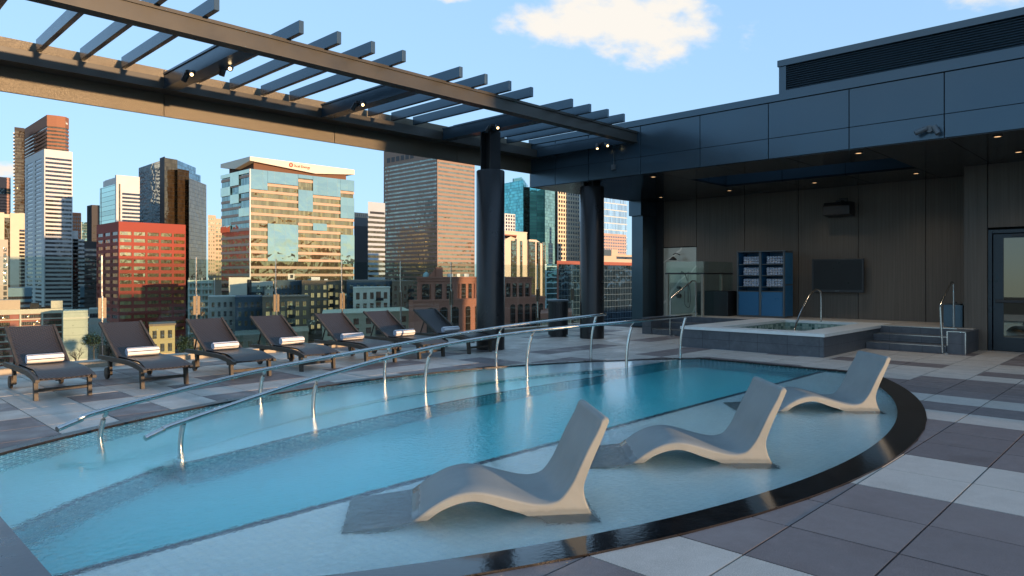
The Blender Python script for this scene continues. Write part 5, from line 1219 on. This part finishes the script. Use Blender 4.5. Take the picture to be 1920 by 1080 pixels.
    lit, ap = glass_of('lit'), glass_of('apt')
    t = apt('navy clad apartment block under the gold glass tower', 514, 275, 505, 566, 528, nav, 6, 6, ap, side=2)
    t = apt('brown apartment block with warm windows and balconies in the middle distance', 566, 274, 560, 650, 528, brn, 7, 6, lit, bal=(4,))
    t.part('roof_unit', MB().box(4, 8, 4, 8, t.zt, t.zt + 1.8).box(10, 11.5, 3, 6, t.zt, t.zt + 1), M['white'])
    t = apt('brown and navy apartment block behind the white cube block', 650, 272, 645, 742, 527, nav, 7, 6, ap)
    t = apt('brown apartment block with small windows next to the brick arcade', 735, 268, 730, 775, 529, brn, 4, 6, ap, bal=(3,))
    t = apt('white projecting apartment block with dark windows', 662, 255, 650, 731, 541, wh, 5, 2, ap, 4.0, 14, 1, .5, .62, bal=(3,)); bpy.data.objects[t.T.name]
    t = apt('grey apartment block nearest the red tower', 391, 235, 385, 441, 559, grey, 4, 5, ap, side=2)
    t = apt('navy apartment block between the grey and the brown blocks', 441, 234, 436, 492, 559, nav, 4, 6, ap)
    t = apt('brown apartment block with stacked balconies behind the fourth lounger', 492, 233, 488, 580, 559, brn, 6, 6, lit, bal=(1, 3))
    t = apt('cream green apartment block behind the fifth lounger', 604, 215, 577, 769, 592, sage, 7, 5, ap, LY=26, side=2, w=.42, hfr=.62, bal=(4,))
    t = apt('small tan brick block between the loungers and the cream block', 545, 200, 530, 578, 625, wall_mat('tan_brick', (.34, .28, .17)), 1, 1, ap)
    t = apt('dark green grey block with street lettering panel behind the third lounger', 440, 210, 430, 545, 632, wall_mat('olive_render', (.15, .17, .13)), 6, 2, ap)
    # rooftop clutter strip on the long block
    t = box_tower('building', 'pale mechanical block on the roofs left of the arcade building', 'building', 540, 300, 533, 552, 513, wh, LY=8, zb=-6); t.part('wall', MB().box(0, t.LX, 0, 8, -6, t.zt), wh); t.part('vent', MB().box(1, 2.4, -.05, 0, t.zt - 2, t.zt - .5), M['black'])
    for (u, w, h_, lab) in ((577, 12, 3, 'small blue rooftop plant box'), (700, 9, 2, 'low pale rooftop unit above the white block'), (750, 14, 2.4, 'green rooftop unit left of the brick chimney')):
        t = box_tower('rooftop_unit', lab, 'rooftop unit', u, 290, u - 3, u + w, 521, wh, LY=4, zb=-2.5); t.part('casing', MB().box(0, t.LX, 0, 4, -2.5, -2.5 + h_), wall_mat('unit_' + str(u), (.35, .42, .42) if u != 700 else (.6, .58, .5))); t.part('fan', MB().lathe([(0, -2.5 + h_), (.6, -2.5 + h_), (.6, -2.2 + h_), (0, -2.2 + h_)], (t.LX / 2, 2), 14), M['black'])
    # balcony block and white panels below the sparkling block
    t = apt('pale balcony apartment block right of the red tower', 352, 330, 349, 400, 527, wall_mat('pale_green', (.42, .5, .42)), 6, 8, ap, 3.0, 14, None, .55, .5)
    fr = MB()
    for k in range(5): fr.box(k * t.LX / 4 - .1, k * t.LX / 4 + .1, -1.6, -1.4, GZ, t.zt + 1.5)
    for k in range(9): fr.box(0, t.LX, -1.6, -.1, t.zt - 1 - k * 3, t.zt - .8 - k * 3)
    t.part('balcony_frame', fr, M['white'])
    t = box_tower('office_building', 'pale concrete building with dark slot windows in front of the gold glass tower', 'building', 429, 300, 425, 512, 520, wh, LY=16); t.part('wall', MB().box(0, t.LX * .48, 0, 16, GZ, t.zt).box(t.LX * .48, t.LX, 2, 16, GZ, t.zt - 1.8).box(t.LX * .48, t.LX, 0, 2, t.zt - 4, t.zt - 1.8), wh); t.part('window_strip', MB().box(t.LX * .4, t.LX * .5, -.1, 1, GZ, t.zt - 1), glass_of('dark')); t.part('window_band', MB().box(t.LX * .5, t.LX * .8, 1.6, 1.99, GZ, t.zt - 4.2), glass_of('blue'))
    # --- pink hotel lower left with white bands
    pk = wall_mat('rose_brick', (.40, .14, .10), .6)
    t = box_tower('hotel_block', 'rose brick hotel with cream floor bands and ribbon windows behind the first lounger', 'building', -60, 280, -80, 118, 583, pk, LY=20)
    Xl = lambda u: on_y(u, t.P.y)[0] - t.P.x
    m = MB().box(0, t.LX, .5, 20, GZ, t.zt); t.part('wall', m, pk); b = MB().box(0, t.LX, 0, 20.1, t.zt - 2.0, t.zt)
    for k in range(1, 11): b.box(0, t.LX, -.3, .5, t.zt - 2 - k * 3.0 + .55, t.zt - 2 - k * 3.0 + 1.0)
    for u in (-20, 38, 79, 117.4): b.box(Xl(u) - .3, Xl(u) + .3, -.4, .5, GZ, t.zt - 2)
    t.part('bands', b, cream)
    for k in range(10):
        for a, c in ((-58, -22), (-16, 18), (40, 77), (81, 116)): t.part('window', MB().box(Xl(a), Xl(c), .3, .52, t.zt - 2 - k * 3. - 1.75, t.zt - 2 - k * 3. - .25), office_glass('hotel_window', (.22, .17, .12), .75, .06, .8, 0., .2, .2, .4))
    t.part('roof_unit', MB().box(Xl(58), Xl(75), 5, 8, t.zt, t.zt + 2.4), M['blackgap']); t.part('roof_unit', MB().box(Xl(97), Xl(119), 4, 8, t.zt, t.zt + 3.2), cream)
    t.part('stair_house', MB().box(Xl(-60), Xl(38), 1, 12, t.zt, t.zt + 4), wall_mat('peach_render', (.58, .42, .30)))
    t = box_tower('hotel_block', 'blank pale end wall block of the rose brick hotel', 'building', 118.5, 276, 110, 165, 583, wh, LY=14); t.part('wall', MB().box(0, t.LX, 0, 14, GZ, t.zt), wall_mat('pale_panel', (.50, .52, .42), 3.)); t.part('parapet', MB().box(-.1, t.LX + .4, -.1, 14, t.zt - 3.2, t.zt - 2.7), wh)
    for k in range(9): t.part('vent', MB().box(3.2, 3.5, -.08, 0, t.zt - 3 - k * 3, t.zt - 2.8 - k * 3), M['black'])
    t = box_tower('building', 'low concrete garage below the red tower', 'building', 166, 330, 160, 200, 580, grey, LY=20); t.part('wall', MB().box(0, t.LX, 0, 20, GZ, t.zt), grey); t.part('window_band', MB().box(.5, t.LX - .5, -.05, 0, t.zt - 4, t.zt - 2), glass_of('dark'))
    t = box_tower('brick_building', 'little sunlit yellow brick building between the second and third lounger', 'building', 280, 170, 275, 328, 612, tan, LY=8); t.part('wall', MB().box(0, t.LX, 0, 8, GZ, t.zt), wall_mat('yellow_brick', (.42, .34, .16))); t.part('parapet', MB().box(-.2, t.LX + .2, -.2, 8.2, t.zt, t.zt + .5), brn); punched(t, .3, t.LX - .3, t.zt - 7, t.zt - .5, 3, 2, 'X', glass_of('apt'), .55, .6)
city()
def added_shade_blocks():  # unseen row added to throw shade over the lower city
    rnd = random.Random(4); x = 96
    cols = [(.30, .22, .17), (.22, .12, .09), (.4, .36, .3), (.18, .18, .19), (.34, .26, .2)]
    k = 0
    while x < 760:
        w = rnd.uniform(38, 66); h = 18 if x < 175 else rnd.choice([3, 6, 9, 5, 7]); y = -rnd.uniform(95, 115)
        t = Tower('added_city_block', '%s unseen city block %s added behind the photographer for shade' % (['low', 'broad', 'tall', 'narrow'][k // 5 % 4], ['of brown brick', 'of red brick', 'of pale stone', 'of grey render', 'of tan stone'][k % 5]), 'building', (x, y - 30), w, 30, h)
        t.T['group'] = 'unseen city blocks added behind the hotel for shade'
        t.part('wall', MB().box(0, w, 0, 30, GZ, h), wall_mat('block_%d' % (k % 5), cols[k % 5]))
        for j in range(12): t.part('window_band', MB().box(1, w - 1, 29.95, 30.05, h - 3 - j * 4, h - 1.4 - j * 4), glass_of('dark'))
        x += w + rnd.uniform(3, 12); k += 1
added_shade_blocks()
# ------------------------------------------------------------------ ground, streets
def m_ground():
    m = new_mat('city_ground'); g = G(m); n = g.noise(.03, 6, .6); n2 = g.noise(.4, 4)
    g.pbr(g.mix(g.mix(n, (0, 0, 0), (1, 1, 1)), (.025, .028, .022), (.07, .07, .062)), .9, 0., .2); return m
gm = MB().add([(-4000, -4000, GZ), (5000, -4000, GZ), (5000, 6000, GZ), (-4000, 6000, GZ)], [(0, 1, 2, 3)]); struct(obj('ground', gm, m_ground()))
asph = wall_mat('asphalt', (.05, .05, .052)); rd = MB()
for x in (60, 135, 215, 330): rd.add([(x, 20, GZ + .01), (x + 12, 20, GZ + .01), (x + 12, 1200, GZ + .01), (x, 1200, GZ + .01)], [(0, 1, 2, 3)])
struct(obj('street', rd, asph)); rd = MB()
for y in (60, 200, 300, 450): rd.add([(-300, y, GZ + .014), (900, y, GZ + .014), (900, y + 12, GZ + .014), (-300, y + 12, GZ + .014)], [(0, 1, 2, 3)])
struct(obj('cross_street', rd, asph))
# ------------------------------------------------------------------ trees
leafm = plain('dark_foliage', (.03, .05, .02), .7, 0., .5, .6); bark = plain('bark', (.09, .07, .05), .8, 0., .3, 4.)
def tree(label, u, v, d, h, r, leafy=True, seed=0):
    rnd = random.Random(seed); P = at_depth(u, d); zt = z_at(v, d); zb = GZ; H = zt - zb
    T = thing('tree' if leafy else 'bare_tree', label, 'tree', (P.x, P.y, zb)); tr = MB(); tips = []
    def grow(p, dv, L, rad, lv):
        q = p + dv * L; mid = p.lerp(q, .5) + Vector((rnd.uniform(-1, 1), rnd.uniform(-1, 1), 0)) * L * .06; tr.tube([p, mid, q], [rad, rad * .8, rad * .62], 5, 0, False); tips.append(q)
        if lv == 0: return
        for k in range(4 if lv > 1 else 3):
            a = rnd.uniform(0, 6.28); e = rnd.uniform(.35, .9); nv = (dv + Vector((math.cos(a), math.sin(a), rnd.uniform(-.1, .4))) * e).normalized(); grow(p.lerp(q, rnd.uniform(.6, 1)), nv, L * rnd.uniform(.55, .75), rad * .5, lv - 1)
    th = H - h * .75; grow(Vector((0, 0, 0)), Vector((0, 0, 1)), th, .28, 0); grow(Vector((0, 0, th)), Vector((0, 0, 1)), h * .3, .2, 4 if not leafy else 3)
    o = link('trunk', tr.mesh('trunk', [bark]), T)
    if leafy:
        lf = MB(); c0 = Vector((0, 0, H - h * .45))
        for k in range(1400):
            cl = rnd.choice(tips[1:]) if rnd.random() < .8 else c0; p = cl + Vector((rnd.gauss(0, 1), rnd.gauss(0, 1), rnd.gauss(0, .8))) * r * .22
            a = Vector((rnd.uniform(-1, 1), rnd.uniform(-1, 1), rnd.uniform(-1, 1))).normalized() * .3; b = a.cross(Vector((rnd.uniform(-1, 1), rnd.uniform(-1, 1), 1))).normalized() * .22; lf.add([p - a, p + b, p + a, p - b], [(0, 1, 2, 3)])
        link('crown', lf.mesh('crown', [leafm]), T)
tree('bare branching tree in front of the blank pale end wall', 145, 652, 150, 7, 3.5, False, 3)
for i, (u, v, d, h, r, lab) in enumerate([(176, 622, 240, 9, 4, 'dark tree between the pale end wall and the red tower'), (205, 640, 200, 9, 4.5, 'dark tree at the foot of the red tower'), (252, 640, 190, 9, 4.5, 'dark tree left of the little yellow brick building'), (345, 628, 220, 9, 4.5, 'dark tree right of the little yellow brick building'), (365, 640, 200, 9, 4, 'dark tree behind the third lounger below the pale balcony block')]): tree(lab, u, v, d, h, r, True, 10 + i)
